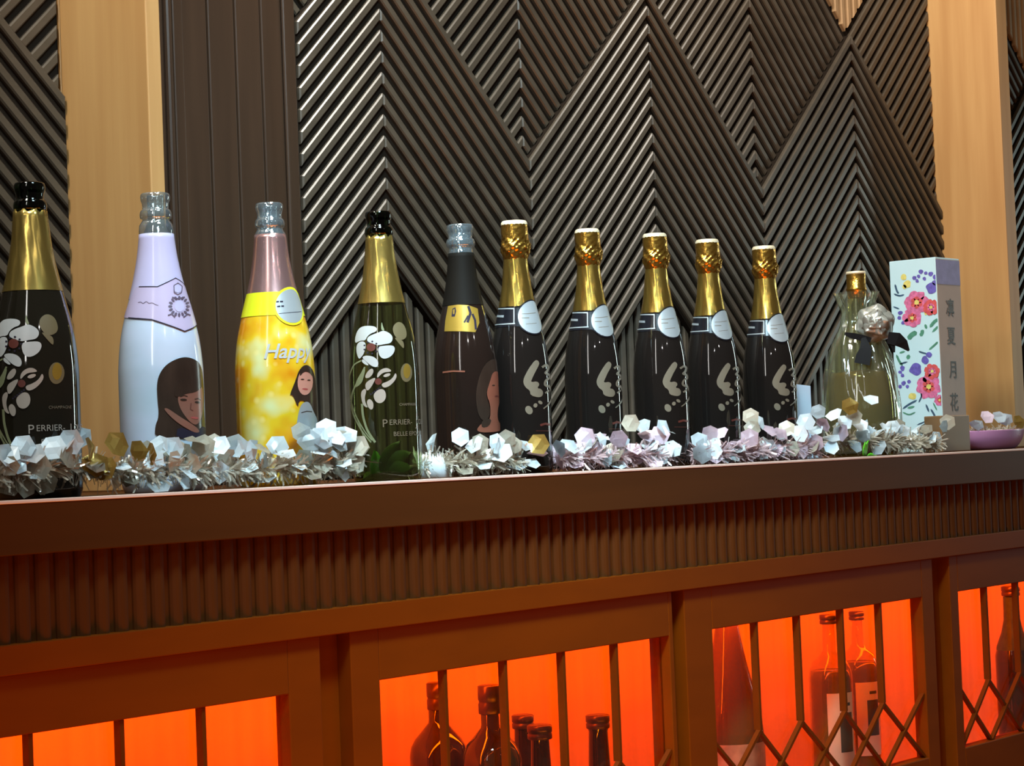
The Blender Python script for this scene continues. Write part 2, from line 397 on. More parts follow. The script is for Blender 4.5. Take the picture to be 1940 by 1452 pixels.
def chevron_panel(x0, x1, ridge, ztop, zlow, parent):
    """zigzag slat panelling: front chevrons with ridge + 2k*HW, back chevrons between them, vertical slats above and below"""
    yb = YW+0.014; front, back, vert, pale = bmesh.new(), bmesh.new(), bmesh.new(), bmesh.new()
    k0 = math.floor((x0-ridge)/HW)-1; k1 = math.ceil((x1-ridge)/HW)+1
    for k in range(k0, k1):
        a = ridge+k*HW; b = a+HW
        if b <= x0 or a >= x1: continue
        up = (k % 2 == 0)                  # peak of the front chevron is at a when k is even
        xp = a if up else b; xv = b if up else a
        lo, hi = max(a, x0), min(b, x1); sgn = -1 if up else 1     # front slats fall away from the peak
        def zc(poly):
            p = clip(poly, 1, 0, lo+0.0006); p = clip(p, -1, 0, -(hi-0.0006)) if p else p
            return clip(p, 0, 1, ZS+0.002) if p else p
        n = 0
        while True:                        # front band, 16 slats
            zt = ztop-n*SP
            if n >= 16: break
            za, zb = (zt-abs(a-xp), zt-abs(b-xp))
            p = zc([(a, za), (b, zb), (b, zb-SW), (a, za-SW)])
            if p and len(p) > 2: slat(front, p, YW+0.0021, YW-0.004)
            n += 1
        # vertical slats under the band
        zlp = ztop-16*SP+0.004
        x = math.floor(a/0.0203)*0.0203
        while x < b:
            p = [(x, ZS), (x+0.0120, ZS), (x+0.0120, zlp+0.3), (x, zlp+0.3)]
            p = zc(p)
            if p: # below line z = zlp - |x-xp|
                s = 1 if up else -1
                p = clip(p, -s, -1, -(zlp + s*xp)) if True else p
            if p and len(p) > 2: slat(vert, p, yb, YW+0.008)
            x += 0.0203
        # back chevrons: peak at xv, bounded below by the front band, above by a valley zigzag
        zq = zlow
        for n in range(-1, 42):
            zt = zq + (20-n)*SP
            za, zb = (zt-abs(a-xv), zt-abs(b-xv))
            p = [(a, za), (b, zb), (b, zb-SW), (a, za-SW)]
            p = zc(p)
            s = 1 if up else -1
            if p: p = clip(p, s, 1, ztop+0.001+s*xp)              # above the front band
            if p: p = clip(p, 0, -1, -2.88)
            ztopv = ztop+HW                                       # upper boundary peaks over xv
            if zt > ztopv+0.01-0.0: continue
            if p and len(p) > 2: slat(back, p, yb, YW+0.0075)
        ztopv = ztop+HW
        x = math.floor(a/0.0203)*0.0203
        while x < b:                       # pale vertical slats above
            p = zc([(x, ZS+0.3), (x+0.0120, ZS+0.3), (x+0.0120, 2.6), (x, 2.6)])
            s = 1 if up else -1           # z >= ztopv - |x-xv| ; for up: xv=b, |x-b| = b-x
            if p: p = clip(p, -s, 1, ztopv - s*xv + 0.008)
            if p and len(p) > 2: slat(pale, p, yb, YW+0.006)
            x += 0.0203
    for nm, b_, m_ in (('front_chevron_slats', front, 'slat'), ('back_chevron_slats', back, 'slat'), ('vertical_slats', vert, 'slat'), ('pale_vertical_slats', pale, 'paleslat')):
        bmesh.ops.recalc_face_normals(b_, faces=b_.faces[:])
        link_mesh(nm, b_, M[m_], parent)
    # backing of the front band, so that it stands proud
    bmk = bmesh.new()
    for k in range(k0, k1):
        a = ridge+k*HW; b = a+HW
        if b <= x0 or a >= x1: continue
        up = (k % 2 == 0); xp = a if up else b; lo, hi = max(a, x0), min(b, x1)
        za, zb = ztop-abs(a-xp), ztop-abs(b-xp); h = 16*SP-0.006
        p = clip([(a, za), (b, zb), (b, zb-h), (a, za-h)], 1, 0, lo); p = clip(p, -1, 0, -hi); p = clip(p, 0, 1, ZS+0.002)
        if len(p) < 3: continue
        n = len(p); A = [bmk.verts.new((q[0], YW+0.0020, q[1])) for q in p]; B = [bmk.verts.new((q[0], yb, q[1])) for q in p]
        bmk.faces.new(A); bmk.faces.new(B[::-1])
        for i in range(n): bmk.faces.new((A[i], B[i], B[(i+1) % n], A[(i+1) % n]))
    bmesh.ops.recalc_face_normals(bmk, faces=bmk.faces[:])
    link_mesh('panel_backing', bmk, M['slatback'], parent)
ZT = CAMZ+0.7220
chevron_panel(1.8138, 3.4564, XA, ZT, CAMZ+0.63524, wall)
pv = at(122, 185, YW)
chevron_panel(0.30, 1.4483, pv.x-HW, pv.z+HW, pv.z+HW-0.010, wall)
chevron_panel(3.54, 4.6, 3.85, ZT, CAMZ+0.63524, wall)

# tan timber posts standing off the wall
bm = bmesh.new(); box(bm, 1.4483, 1.4683, 1.800, YW+0.014, ZS, 2.85, 0.0015); struct('trim_1', bm, M['post'])
bm = bmesh.new(); box(bm, 3.4564, 3.4964, 1.817, YW+0.014, ZS, 2.85, 0.0015); struct('trim_2', bm, M['post'])
# dark grooved boards between the left post and the chevrons
bm = bmesh.new()
xs = [1.470] + [at(p, 220, YW-0.006).x for p in (326, 348, 399, 451, 500, 546)] + [1.8125]
for i, (a, b) in enumerate(zip(xs, xs[1:])):
    yy = YW-0.006-(0.006 if i in (1,) else 0) + (0.004 if i == 6 else 0) - (0.004 if i == 0 else 0)
    box(bm, a+0.0006, b-0.0012, yy, YW+0.014, ZS, 2.85, 0.0022)
xr = at(322, 220, YW-0.012).x
tube(bm, [(xr, YW-0.012, ZS), (xr, YW-0.012, 2.85)], 0.0055, 12)
xr = at(543, 220, YW-0.010).x
tube(bm, [(xr, YW-0.010, ZS), (xr, YW-0.010, 2.85)], 0.0028, 12)
struct('trim_3', bm, M['boards'])

# ------------------------------------------------------------------ counter top and cabinet
X0, X1 = 0.25, 4.3
bm = bmesh.new(); box(bm, X0, X1, 1.600, YW-0.006, ZS-0.0505, ZS, 0.0012)
ct = tag(link_mesh('counter_top', bm, M['fascia']), 'long brown wooden counter top carrying the row of bottles', 'counter')
bm = bmesh.new(); box(bm, X0, X1, 1.5990, 1.6040, ZS-0.0030, ZS+0.0003, 0.0006); link_mesh('edge_sheen_strip', bm, M['edge'], ct)  # pale strip added to stand for the reflection along the counter's top edge
cab = thing('back_bar_cabinet', 'long brown cabinet with fluted band and glowing orange glazed doors', 'cabinet', (2.2, 1.78, ZS-0.62))
def cpart(name, bm, m, parent=None, smooth=False):
    o = link_mesh(name, bm, m, None, smooth)
    for v in o.data.vertices: v.co -= cab.location
    o.parent = parent or cab
    return o
bm = bmesh.new(); x = X0
while x < X1:
    # half round reeds
    seg = 8; r = 0.0086; cy = 1.622; za, zb = ZS-0.1325, ZS-0.0505
    v0 = [bm.verts.new((x-r*math.cos(PI*i/seg), cy-r*0.9*math.sin(PI*i/seg), za)) for i in range(seg+1)]
    v1 = [bm.verts.new((q.co.x, q.co.y, zb)) for q in v0]
    for i in range(seg): bm.faces.new((v0[i], v0[i+1], v1[i+1], v1[i]))
    x += 0.0227
box(bm, X0, X1, 1.621, 1.64, ZS-0.1325, ZS-0.0505)
cpart('fluted_band', bm, M['flute'])
bm = bmesh.new(); box(bm, X0, X1, 1.612, 1.66, ZS-0.161, ZS-0.1325, 0.0012)
box(bm, X0, X1, 1.632, 1.66, ZS-0.62, ZS-0.53, 0.001)
cpart('rail', bm, M['cab'])
bm = bmesh.new(); box(bm, X0, X1, 1.86, 1.88, ZS-0.62, ZS-0.14)
for a in (1.487, 2.143, 2.818, 3.47, 0.86): pass
cpart('back_panel', bm, M['cabback'])
bm = bmesh.new(); box(bm, X0, X1, 1.66, 1.86, ZS-0.545, ZS-0.53); box(bm, X0, X1, 1.66, 1.86, ZS-0.15, ZS-0.14)
box(bm, X0, X0+0.02, 1.66, 1.86, ZS-0.53, ZS-0.15); box(bm, X1-0.02, X1, 1.66, 1.86, ZS-0.53, ZS-0.15)
cpart('shelf_board', bm, M['cabback'])
DO = [(0.80, 0.93, 1.4639, 1.510), (1.555, 1.5982, 2.1235, 2.132), (2.158, 2.2181, 2.7592, 2.793), (2.844, 2.8691, 3.395, 3.45), (3.50, 3.545, 4.08, 4.12)]
for a, b in ((0.25, 0.80), (4.12, 4.30), (1.510, 1.555), (2.132, 2.158), (2.793, 2.844), (3.45, 3.50)):
    bm = bmesh.new(); box(bm, a, b, 1.640, 1.66, ZS-0.53, ZS-0.161, 0.001); cpart('stile', bm, M['cab'])
WT, WB, DT, DB = ZS-0.218, ZS-0.461, ZS-0.161, ZS-0.528
MUNT = [[1.1422-0.104, 1.1422, 1.2483, 1.3508], [1.7064, 1.8096, 1.9159, 2.0186], [2.3251, 2.4286, 2.5408, 2.645], [2.9649, 3.069, 3.174, 3.28], [3.652, 3.759, 3.866, 3.973]]
for i, (a, wa, wb, b) in enumerate(DO):
    bm = bmesh.new(); y0, y1 = 1.620, 1.642
    box(bm, a, wa, y0, y1, DB, DT, 0.0012); box(bm, wb, b, y0, y1, DB, DT, 0.0012)
    box(bm, wa, wb, y0, y1, WT, DT, 0.0012); box(bm, wa, wb, y0, y1, DB, WB, 0.0012)
    d = cpart('door', bm, M['cab'])
    bm = bmesh.new(); box(bm, wa, wb, 1.634, 1.637, WB, WT); g = cpart('glass_pane', bm, M['pane'], d)
    bm = bmesh.new(); ms = MUNT[i]; zap = ZS-0.365; zbt = WB+0.0005
    nodes = [wa]+ms+[wb]
    for x in ms: box(bm, x-0.0026, x+0.0026, 1.623, 1.634, zap, WT, 0.0008)
    for p, q in zip(nodes, nodes[1:]):
        for (xa, xb) in ((p, q), (q, p)):
            off = 0.0 if xa < xb else 0.0022
            A = Vector((xa, 1.629-off, zap)); B = Vector((xb, 1.629-off, zbt)); d_ = (B-A).normalized(); n_ = Vector((-d_.z, 0, d_.x))*0.0022; yv = Vector((0, 0.0035, 0))
            c = [A-n_-yv, A+n_-yv, B+n_-yv, B-n_-yv, A-n_+yv, A+n_+yv, B+n_+yv, B-n_+yv]; v = [bm.verts.new(t) for t in c]
            for f in ((0, 1, 2, 3), (7, 6, 5, 4), (0, 4, 5, 1), (1, 5, 6, 2), (2, 6, 7, 3), (3, 7, 4, 0)): bm.faces.new([v[t] for t in f])
    bmesh.ops.recalc_face_normals(bm, faces=bm.faces[:])
    cpart('lattice', bm, M['muntin'], d)
    for s in ('a',): pass

# ------------------------------------------------------------------ bottles
class Bottle:
    """geometry of one bottle standing on the counter: axis, profile, and the mapping from a spot seen in the photo to its surface"""
    def __init__(self, px, py, Y, H, R, prof, z=ZS):
        P = at(px, py, Y); self.x, self.y, self.z = P.x, Y, z; self.H, self.R = H, R; self.prof = [(r*R, h*H) for r, h in prof]
        self.az = math.atan2(-self.y, -self.x)
    def r(self, h):
        P = self.prof
        for (r0, h0), (r1, h1) in zip(P, P[1:]):
            if h0 <= h <= h1 and h1 > h0: return r0+(r1-r0)*(h-h0)/(h1-h0)
        return P[-1][0] if h > P[-1][1] else P[0][0]
    def sz(self, px, py):
        d = ray(px, py); dl = math.hypot(d.x, d.y); u = (d.x/dl, d.y/dl)
        t0 = self.x*u[0]+self.y*u[1]
        l = self.x*(-u[1])+self.y*u[0]; h = 0                         # >0: the ray passes right of the axis
        t = t0
        for _ in range(4):
            h = CAMZ + d.z/dl*t - self.z; rr = max(self.r(h), 1e-4); lc = max(-rr*0.995, min(rr*0.995, l)); t = t0-math.sqrt(rr*rr-lc*lc)
        rr = max(self.r(h), 1e-4); lc = max(-rr*0.995, min(rr*0.995, l))
        return (math.asin(lc/rr)*rr*1.0, h)
    def crop(self, pts, ox, oy, s): return [self.sz(ox+p[0]/s, oy+p[1]/s) for p in pts]
def resample(prof, n=4):
    out = []
    P = [prof[0]]+list(prof)+[prof[-1]]
    for i in range(1, len(P)-2):
        p0, p1, p2, p3 = P[i-1], P[i], P[i+1], P[i+2]
        for k in range(n):
            t = k/n
            f = lambda a, b, c, d: 0.5*((2*b)+(-a+c)*t+(2*a-5*b+4*c-d)*t*t+(-a+3*b-3*c+d)*t**3)
            out.append((max(0, f(p0[0], p1[0], p2[0], p3[0])), f(p0[1], p1[1], p2[1], p3[1])))
    out.append(prof[-1]); return out
# silhouette of a champagne bottle as (radius / widest radius, height / full height)
CH = [(0.93, 0.0), (0.985, 0.02), (1.0, 0.05), (1.0, 0.20), (1.0, 0.38), (0.985, 0.43), (0.945, 0.49), (0.885, 0.54), (0.80, 0.59), (0.705, 0.64), (0.61, 0.69), (0.53, 0.74), (0.465, 0.79), (0.42, 0.84), (0.385, 0.89), (0.355, 0.94), (0.34, 1.0)]
CHS = resample(CH, 3)
def decal(name, B, shapes, mats, parent, off=0.0004, smooth=True, st=0.0022):
    """shapes [(loops in (s,h) metres, material index, layer)] wrapped round the bottle's surface"""
    bm = flat_bm([(a, b, c*0.00012) for a, b, c in shapes], st, 0.004)
    for v in bm.verts:
        s, lay, h = v.co; r = B.r(h); a = B.az + s/max(r, 1e-4); rr = r+off+lay
        v.co = Vector((rr*math.cos(a), rr*math.sin(a), h))
    for f in bm.faces:
        f.normal_update(); c = f.calc_center_median()
        if f.normal.dot(Vector((c.x, c.y, 0))) < 0: f.normal_flip()
    return link_mesh(name, bm, mats, parent, smooth)
def rot_prof(B, h0, h1, off=0.0, n=14):
    return [(B.r(h0+(h1-h0)*i/n)+off, h0+(h1-h0)*i/n) for i in range(n+1)]
def body_mesh(B, h0, h1, m, parent, name='body', off=0.0):
    bm = bmesh.new(); pr = [p for p in B.prof if h0 < p[1] < h1]
    pr = [(B.r(h0)+off, h0)] + [(r+off, h) for r, h in pr] + [(B.r(h1)+off, h1)]
    if h0 <= 0: pr = [(0, 0.012), (B.R*0.5, 0.008), (B.R*0.86, 0.0)] + pr
    lathe(bm, pr); return link_mesh(name, bm, m, parent, True)
def mouth(B, h0, m, parent, rm=None):
    """glass lip: ring, collar and the inner bore"""
    r = rm or B.r(B.H)*1.02; H = B.H; ri = r*0.62
    pr = [(B.r(h0), h0), (B.r(h0)*0.99, H-0.034), (r*0.98, H-0.028), (r*1.14, H-0.0265), (r*1.18, H-0.022), (r*1.10, H-0.018), (r*0.98, H-0.0165), (r*0.98, H-0.011), (r*1.06, H-0.008), (r*1.10, H-0.004), (r*1.04, H-0.0005), (r*0.9, H), (ri*1.05, H-0.001), (ri, H-0.006), (ri, H-0.03), (B.r(h0)*0.86, h0)]
    bm = bmesh.new(); lathe(bm, resample(pr, 2), 40); return link_mesh('mouth', bm, m, parent, True)
def foil(B, h0, h1, m, parent, name='neck_foil', ragged=0.0, off=0.0005):
    rnd = random.Random(3)
    def jit(r, z, a):
        if ragged and z > h1-0.002: z = z + ragged*(math.sin(a*9)+0.6*math.sin(a*17+1))*0.5
        return r+0.00025*math.sin(a*13+z*160), z
    bm = bmesh.new(); lathe(bm, rot_prof(B, h0, h1, off)+[(B.r(h1)-0.0004, h1)], 48, jit); return link_mesh(name, bm, m, parent, True)

# ---- the white anemone design, traced once on the fourth bottle and printed on both flower bottles
B4 = Bottle(735, 903, 1.648, 0.305, 0.0395, CHS)
B1 = Bottle(74, 935, 1.675, 0.308, 0.0425, CHS)
B2 = Bottle(312, 915, 1.690, 0.311, 0.0440, CHS)
B3 = Bottle(528, 905, 1.690, 0.311, 0.0440, CHS)
B5 = Bottle(889, 890, 1.690, 0.305, 0.0390, CHS)
def fl(pts, it=2): return smoothloop(B4.crop(pts, 640, 580, 5.183), it)
def fs(pts, w): return B4.crop(stroke(dense(pts, 5), w), 640, 580, 5.183)
petals = [[(175,370),(178,300),(205,230),(255,196),(345,195),(388,215),(380,252),(330,268),(292,300),(275,340),(225,340)],
 [(188,450),(190,385),(222,348),(272,350),(282,400),(262,465),(240,500),(212,525)],
 [(288,345),(298,305),(350,278),(400,262),(440,242),(482,252),(532,290),(536,335),(510,368),(450,376),(400,388),(345,372)],
 [(392,402),(450,390),(540,386),(560,420),(542,472),(500,508),(450,522),(408,492)],
 [(240,505),(280,485),(350,495),(392,530),(402,572),(385,604),(338,592),(288,550)],
 [(246,520),(270,535),(312,580),(290,585),(240,550)]]
petals2 = [[(385,700),(396,650),(440,614),(492,608),(530,640),(496,648),(450,652),(415,680),(398,704)],
 [(440,690),(470,664),(515,660),(512,684),(470,702)],
 [(425,765),(490,742),(540,705),(562,652),(578,690),(552,742),(500,792),(448,806)],
 [(272,692),(298,640),(342,608),(358,645),(325,700),(282,712)],
 [(272,760),(335,715),(378,702),(352,762),(312,825),(284,832)],
 [(232,845),(272,808),(288,832),(268,900),(280,960),(304,1002),(262,985),(238,925)],
 [(288,935),(318,908),(354,948),(352,1008),(326,1022),(298,985)],
 [(348,872),(400,818),(450,816),(474,860),(468,922),(422,960),(372,942)]]
flower_shapes = []
for p in petals: flower_shapes.append(([fl(p)], 0, 2))
for p in petals2: flower_shapes.append(([fl(p)], 1, 2))
flower_shapes.append(([fl([(x+45*math.cos(a), y+42*math.sin(a)) for x, y, a in [(330, 405, k*0.628) for k in range(10)]])], 3, 3))
for k in range(9):
    a = k*0.7; flower_shapes.append(([B4.crop(ell(330+66*math.cos(a), 408+60*math.sin(a), 10, 9, 0, 8), 640, 580, 5.183)], 4, 4))
flower_shapes.append(([fl([(400+34*math.cos(k*.7), 742+34*math.sin(k*.7)) for k in range(9)])], 3, 3))
for k in range(6): flower_shapes.append(([B4.crop(ell(330+k*18, 868-k*14, 9, 8, 0, 8), 640, 580, 5.183)], 4, 4))
for pts, wd in (([(235,535),(160,575),(118,680),(115,780),(130,920)], 13), ([(270,600),(200,740),(145,850),(132,980),(165,1090),(240,1230),(330,1340)], 15), ([(242,960),(250,1080),(290,1220),(370,1340)], 22), ([(130,930),(190,1100),(280,1250),(340,1320)], 12), ([(150,1000),(215,1150),(260,1290)], 10)):
    flower_shapes.append(([fs(pts, wd)], 2, 0))
flower_shapes.append(([fl([(280,600),(228,665),(182,750),(178,808),(240,762),(262,690)])], 2, 1))
flower_shapes.append(([fl([(425,205),(432,150),(442,200),(462,245),(430,240)])], 2, 1))
bud = [([fl([(533,235),(548,182),(590,153),(640,175),(668,240),(672,300),(640,332),(600,335),(558,300)])], 5, 1), ([fl([(548,305),(600,325),(642,352),(645,420),(625,405),(590,362)])], 5, 2)]
flower_mats = [M['white'], M['cream'], M['stem'], M['redbrown'], M['ink'], M['olive']]
medal = [([B4.crop(ell(668,655,56,92,0,22), 640, 580, 5.183)], 5, 1), ([B4.crop(ell(672,640,34,72,0,18), 640, 580, 5.183)], 6, 2)]
def letter_shapes(s, size, x, h, mi, lay=3, shear=0, bold=0):
    return [([[(x+p[0], h+p[1]) for p in t]], mi, lay) for t in text_tris(s, size, shear, bold)]
def shift(shapes, ds, dh, k=1.0): return [([[(p[0]*k+ds, p[1]*k+dh) for p in lp] for lp in L_], mi, lay) for L_, mi, lay in shapes]
def flower_bottle(B, label, glass, mouthm, foil_lo, foil_hi, ds, dh, tx, th, name='champagne_bottle', strong=True):
    t = thing(name, label, 'bottle', (B.x, B.y, B.z))
    body_mesh(B, 0.0, foil_hi-0.001, glass, t)
    mouth(B, foil_hi-0.001, mouthm, t, 0.0138)
    foil(B, foil_lo, foil_hi, M['foilgold'], t, ragged=0.003)
    k = B.R/B4.R
    decal('flower_print', B, shift(flower_shapes+bud+medal, ds, dh, 1.0), flower_mats+[M['goldlabel']], t)
    mm = 0 if strong else 1
    sh = letter_shapes('P', 0.0125, tx, th-0.0022, mm) + letter_shapes('ERRIER-', 0.0085, tx+0.0078, th, mm) + letter_shapes('J', 0.0125, tx+0.0078+0.0345, th-0.0022, mm) + letter_shapes('OUËT', 0.0085, tx+0.0078+0.040, th, mm)
    sh += letter_shapes('BELLE EPOQUE', 0.0068, tx+0.012, th-0.0125, mm) + letter_shapes('CHAMPAGNE', 0.0042, tx+0.020, th+0.021, 1)
    decal('lettering', B, sh, [M['cream'] if strong else M['grey'], M['grey']], t, off=0.0006)
    return t
s1 = B1.sz(27, 651); s4 = B4.sz(703.7, 658); tp = B1.sz(53, 818)
flower_bottle(B1, 'leftmost bottle, dark with large white anemone flowers and gold foil neck', M['darkglass'], M['greenglass'], B1.sz(60, 549)[1], B1.sz(55, 398)[1], s1[0]-s4[0], s1[1]-s4[1], tp[0], tp[1])
tp = B4.sz(724, 806)
flower_bottle(B4, 'see-through green bottle with white flowers and gold foil neck, right of yellow bottle', M['greenthin'], M['greenglass'], B4.sz(715, 573)[1], B4.sz(711, 446)[1], 0, 0, tp[0], tp[1], strong=False)
# gold emblem hanging on the first foil
# ---- white bottle with the portrait
t = thing('champagne_bottle', 'pale lavender white bottle with portrait of a dark-haired woman and open clear mouth', 'bottle', (B2.x, B2.y, B2.z))
hc = B2.sz(310, 441)[1]
hb = B2.sz(320, 560)[1]
body_mesh(B2, 0.0, hb, M['lav'], t); mouth(B2, hc-0.002, M['clear'], t, 0.0142)
bm = bmesh.new(); lathe(bm, rot_prof(B2, hb-0.001, hc, 0.0004)+[(B2.r(hc)*0.88, hc)], 48); link_mesh('capsule', bm, M['lavcap'], t, True)
c2 = lambda pts: B2.crop(pts, 220, 480, 3.82)
decal('neck_band', B2, [([c2([(150,245),(300,245),(425,182),(500,238),(560,300),(600,500),(585,515),(490,563),(260,482),(60,465)])], 0, 0)], [M['lavband']], t, off=0.0007)
decal('band_outline', B2, [([c2(stroke([(170,243),(300,243),(425,180),(505,238)], 7))], 0, 0)], [M['ink']], t, off=0.0009)
decal('band_outline', B2, [([c2(stroke([(95,466),(260,480),(375,520),(490,565),(588,514)], 7))], 0, 0)], [M['ink']], t, off=0.0009)
crest = []
for k in range(16):
    a = k*PI/8; crest.append(([c2(ell(450+62*math.cos(a), 385+62*math.sin(a), 15, 9, a, 8))], 0, 0))
crest += [([c2(ell(452,385,34,40,0,14))], 1, 0), ([c2(ell(440,255,34,30,0,12))], 1, 0), ([c2(stroke([(400,320),(440,330),(490,318)], 10))], 0, 1), ([c2(stroke([(372,450),(400,440),(420,465)], 10))], 0, 1), ([c2(stroke([(480,465),(510,440),(530,450)], 10))], 0, 1), ([c2(stroke([(412,235),(440,215),(470,240),(465,285),(440,300),(415,285),(412,235)], 6))], 0, 1)]
decal('crest', B2, crest, [M['crest'], M['lavcap']], t, off=0.0011)
sgn = B2.sz(258, 577)
decal('signature', B2, [([c2(stroke(dense([(165,358),(185,350),(200,368),(222,345),(240,366),(262,356),(285,372),(305,378)], 4), 3.5))], 0, 0)], [M['crest']], t, off=0.0010)
hair = smoothloop([(285,1345),(282,1255),(312,1180),(300,1060),(295,940),(318,862),(368,800),(440,762),(500,750),(562,766),(602,800),(622,870),(630,1000),(630,1150),(642,1250),(642,1345)], 2)
face = smoothloop([(440,1035),(470,1000),(560,985),(615,950),(624,1050),(618,1170),(588,1240),(545,1240),(488,1175),(450,1105)], 2)
fr = smoothloop([(415,1040),(425,950),(500,905),(600,900),(625,945),(600,985),(560,1010),(500,1018),(455,1040)], 2)
port = [([c2(hair)], 0, 0), ([c2(face)], 1, 2), ([c2(fr)], 0, 3), ([c2(smoothloop([(345,1122),(372,1122),(450,1180),(560,1250),(596,1285),(585,1302),(540,1292),(430,1222),(360,1150)], 2))], 1, 5),
        ([c2(ell(482,1062,24,9,0.05,10))], 0, 4), ([c2(ell(580,1080,20,8,0.1,10))], 0, 4), ([c2(ell(560,1192,28,8,0.1,10))], 2, 4), ([c2(stroke([(535,1085),(530,1130),(548,1140)], 5))], 3, 4), ([c2(stroke([(458,1040),(485,1030),(510,1038)], 7))], 0, 4), ([c2(stroke([(560,1058),(585,1052),(605,1062)], 6))], 0, 4),
        ([c2(smoothloop([(440,1250),(560,1300),(640,1240),(642,1345),(430,1345)], 1))], 4, 4)]
decal('portrait_print', B2, port, [M['hair'], M['skin2'], M['lips'], M['redbrown'], M['ink']], t, off=0.0006)
# ---- yellow bottle
t = thing('champagne_bottle', 'golden yellow bottle reading Happy, with rose metal neck and open clear mouth', 'bottle', (B3.x, B3.y, B3.z))
hb = B3.sz(516, 553)[1]; hc = B3.sz(520, 442)[1]
body_mesh(B3, 0.0, hb, M['bokeh'], t); mouth(B3, hc-0.002, M['clear'], t, 0.0140)
bm = bmesh.new(); lathe(bm, rot_prof(B3, hb-0.001, hc, 0.0004)+[(B3.r(hc)*0.88, hc)], 48); link_mesh('capsule', bm, M['rose'], t, True)
c3 = lambda pts: B3.crop(pts, 430, 500, 4.035)
h_lo, h_hi = B3.sz(500, 598)[1], hb
bm = bmesh.new(); lathe(bm, rot_prof(B3, h_lo, h_hi, 0.0006), 48); link_mesh('neck_band', bm, M['lime'], t, True)
cs, chh = B3.sz(549, 580); rr_ = 0.0215
decal('round_label', B3, [([ell(cs+0.002, chh, rr_, rr_, 0, 32)], 0, 0), ([ell(cs+0.002, chh, rr_*0.88, rr_*0.88, 0, 32)], 1, 1), ([c3(stroke([(375,292),(395,290)], 12))], 2, 2), ([c3(stroke([(402,290),(425,290)], 12))], 2, 2), ([c3(stroke([(382,328),(405,326)], 12))], 2, 2), ([c3(stroke([(412,325),(432,325)], 12))], 2, 2), ([c3(stroke([(395,382),(470,374),(560,366)], 4))], 2, 2)], [M['lime'], M['silver'], M['ink']], t, off=0.0009)
hp = B3.sz(498, 672)
decal('lettering', B3, letter_shapes('Happy', 0.0225, hp[0], hp[1]-0.0045, 0, 0, 0.3, 0.0003), [M['white']], t, off=0.0006)
port = [([c3(smoothloop([(472,1012),(515,905),(545,812),(590,768),(640,790),(668,860),(682,1000),(692,1190),(640,1190),(620,1060),(545,1040),(540,1110),(500,1000)], 2))], 0, 0),
        ([c3(ell(592,905,58,100,0.05,20))], 1, 2), ([c3(smoothloop([(545,870),(560,800),(600,790),(640,820),(650,870),(620,830),(580,825)], 2))], 0, 3),
        ([c3(smoothloop([(540,1135),(565,1065),(620,1050),(652,1130),(692,1210),(652,1292),(560,1312),(518,1290)], 2))], 2, 4), ([c3(ell(570,885,14,5,0,8))], 0, 4), ([c3(ell(618,890,13,5,0,8))], 0, 4), ([c3(ell(590,958,22,7,0.1,8))], 3, 4), ([c3(stroke([(560,1140),(600,1128),(640,1132)], 6))], 0, 5)]
decal('portrait_print', B3, port, [M['hair'], M['skin'], M['silver'], M['lips']], t, off=0.0006)
# ---- dark bottle with the faint portrait
t = thing('champagne_bottle', 'dark open bottle with matt black neck, gold neck label and faint brown portrait', 'bottle', (B5.x, B5.y, B5.z))
hc = B5.sz(877, 478)[1]
body_mesh(B5, 0.0, hc, M['brownblack'], t); mouth(B5, hc-0.002, M['clear'], t, 0.0150)
bm = bmesh.new(); lathe(bm, rot_prof(B5, B5.sz(878, 577)[1], hc, 0.0006)+[(B5.r(hc)*0.88, hc)], 48); link_mesh('capsule', bm, M['matcap'], t, True)
c5 = lambda pts: B5.crop(pts, 800, 400, 3.025)
decal('neck_label', B5, [([c5([(150,545),(205,537),(262,540),(315,560),(325,640),(302,695),(230,690),(130,690),(135,630)])], 0, 0), ([c5([(175,560),(192,552),(196,575),(188,606),(170,606)])], 1, 1), ([c5([(178,566),(188,562),(187,590),(178,592)])], 0, 2), ([c5(stroke([(262,545),(275,585),(258,640)], 14))], 1, 1), ([c5(stroke([(285,590),(300,625),(305,680)], 12))], 1, 1), ([c5(stroke([(240,640),(262,600)], 10))], 1, 1)], [M['goldlabel'], M['ink']], t, off=0.0007)
port = [([c5(smoothloop([(385,975),(400,922),(432,918),(452,960),(458,1050),(432,1110),(425,1195),(452,1235),(448,1266),(300,1272),(335,1215),(385,1205),(388,1110),(362,1050)], 2))], 0, 1), ([c5(ell(404,1000,9,4,0,8))], 1, 2), ([c5(ell(438,1002,8,4,0,8))], 1, 2), ([c5(ell(422,1062,12,5,0,8))], 2, 2),
        ([c5(stroke([(120,925),(180,918),(245,920)], 9))], 0, 0), ([c5(smoothloop([(335,1215),(350,1195),(395,1190),(380,1235),(340,1245)], 1))], 1, 2), ([c5(smoothloop([(330,920),(380,850),(440,850),(462,920),(468,1100),(440,1120),(458,1040),(450,955),(428,918),(400,922),(382,985),(360,1060),(385,1120),(380,1200),(325,1200),(300,1060)], 2))], 3, 0)]
decal('portrait_print', B5, port, [M['facebrown'], M['hair'], M['redbrown'], M['hair']], t, off=0.0006)

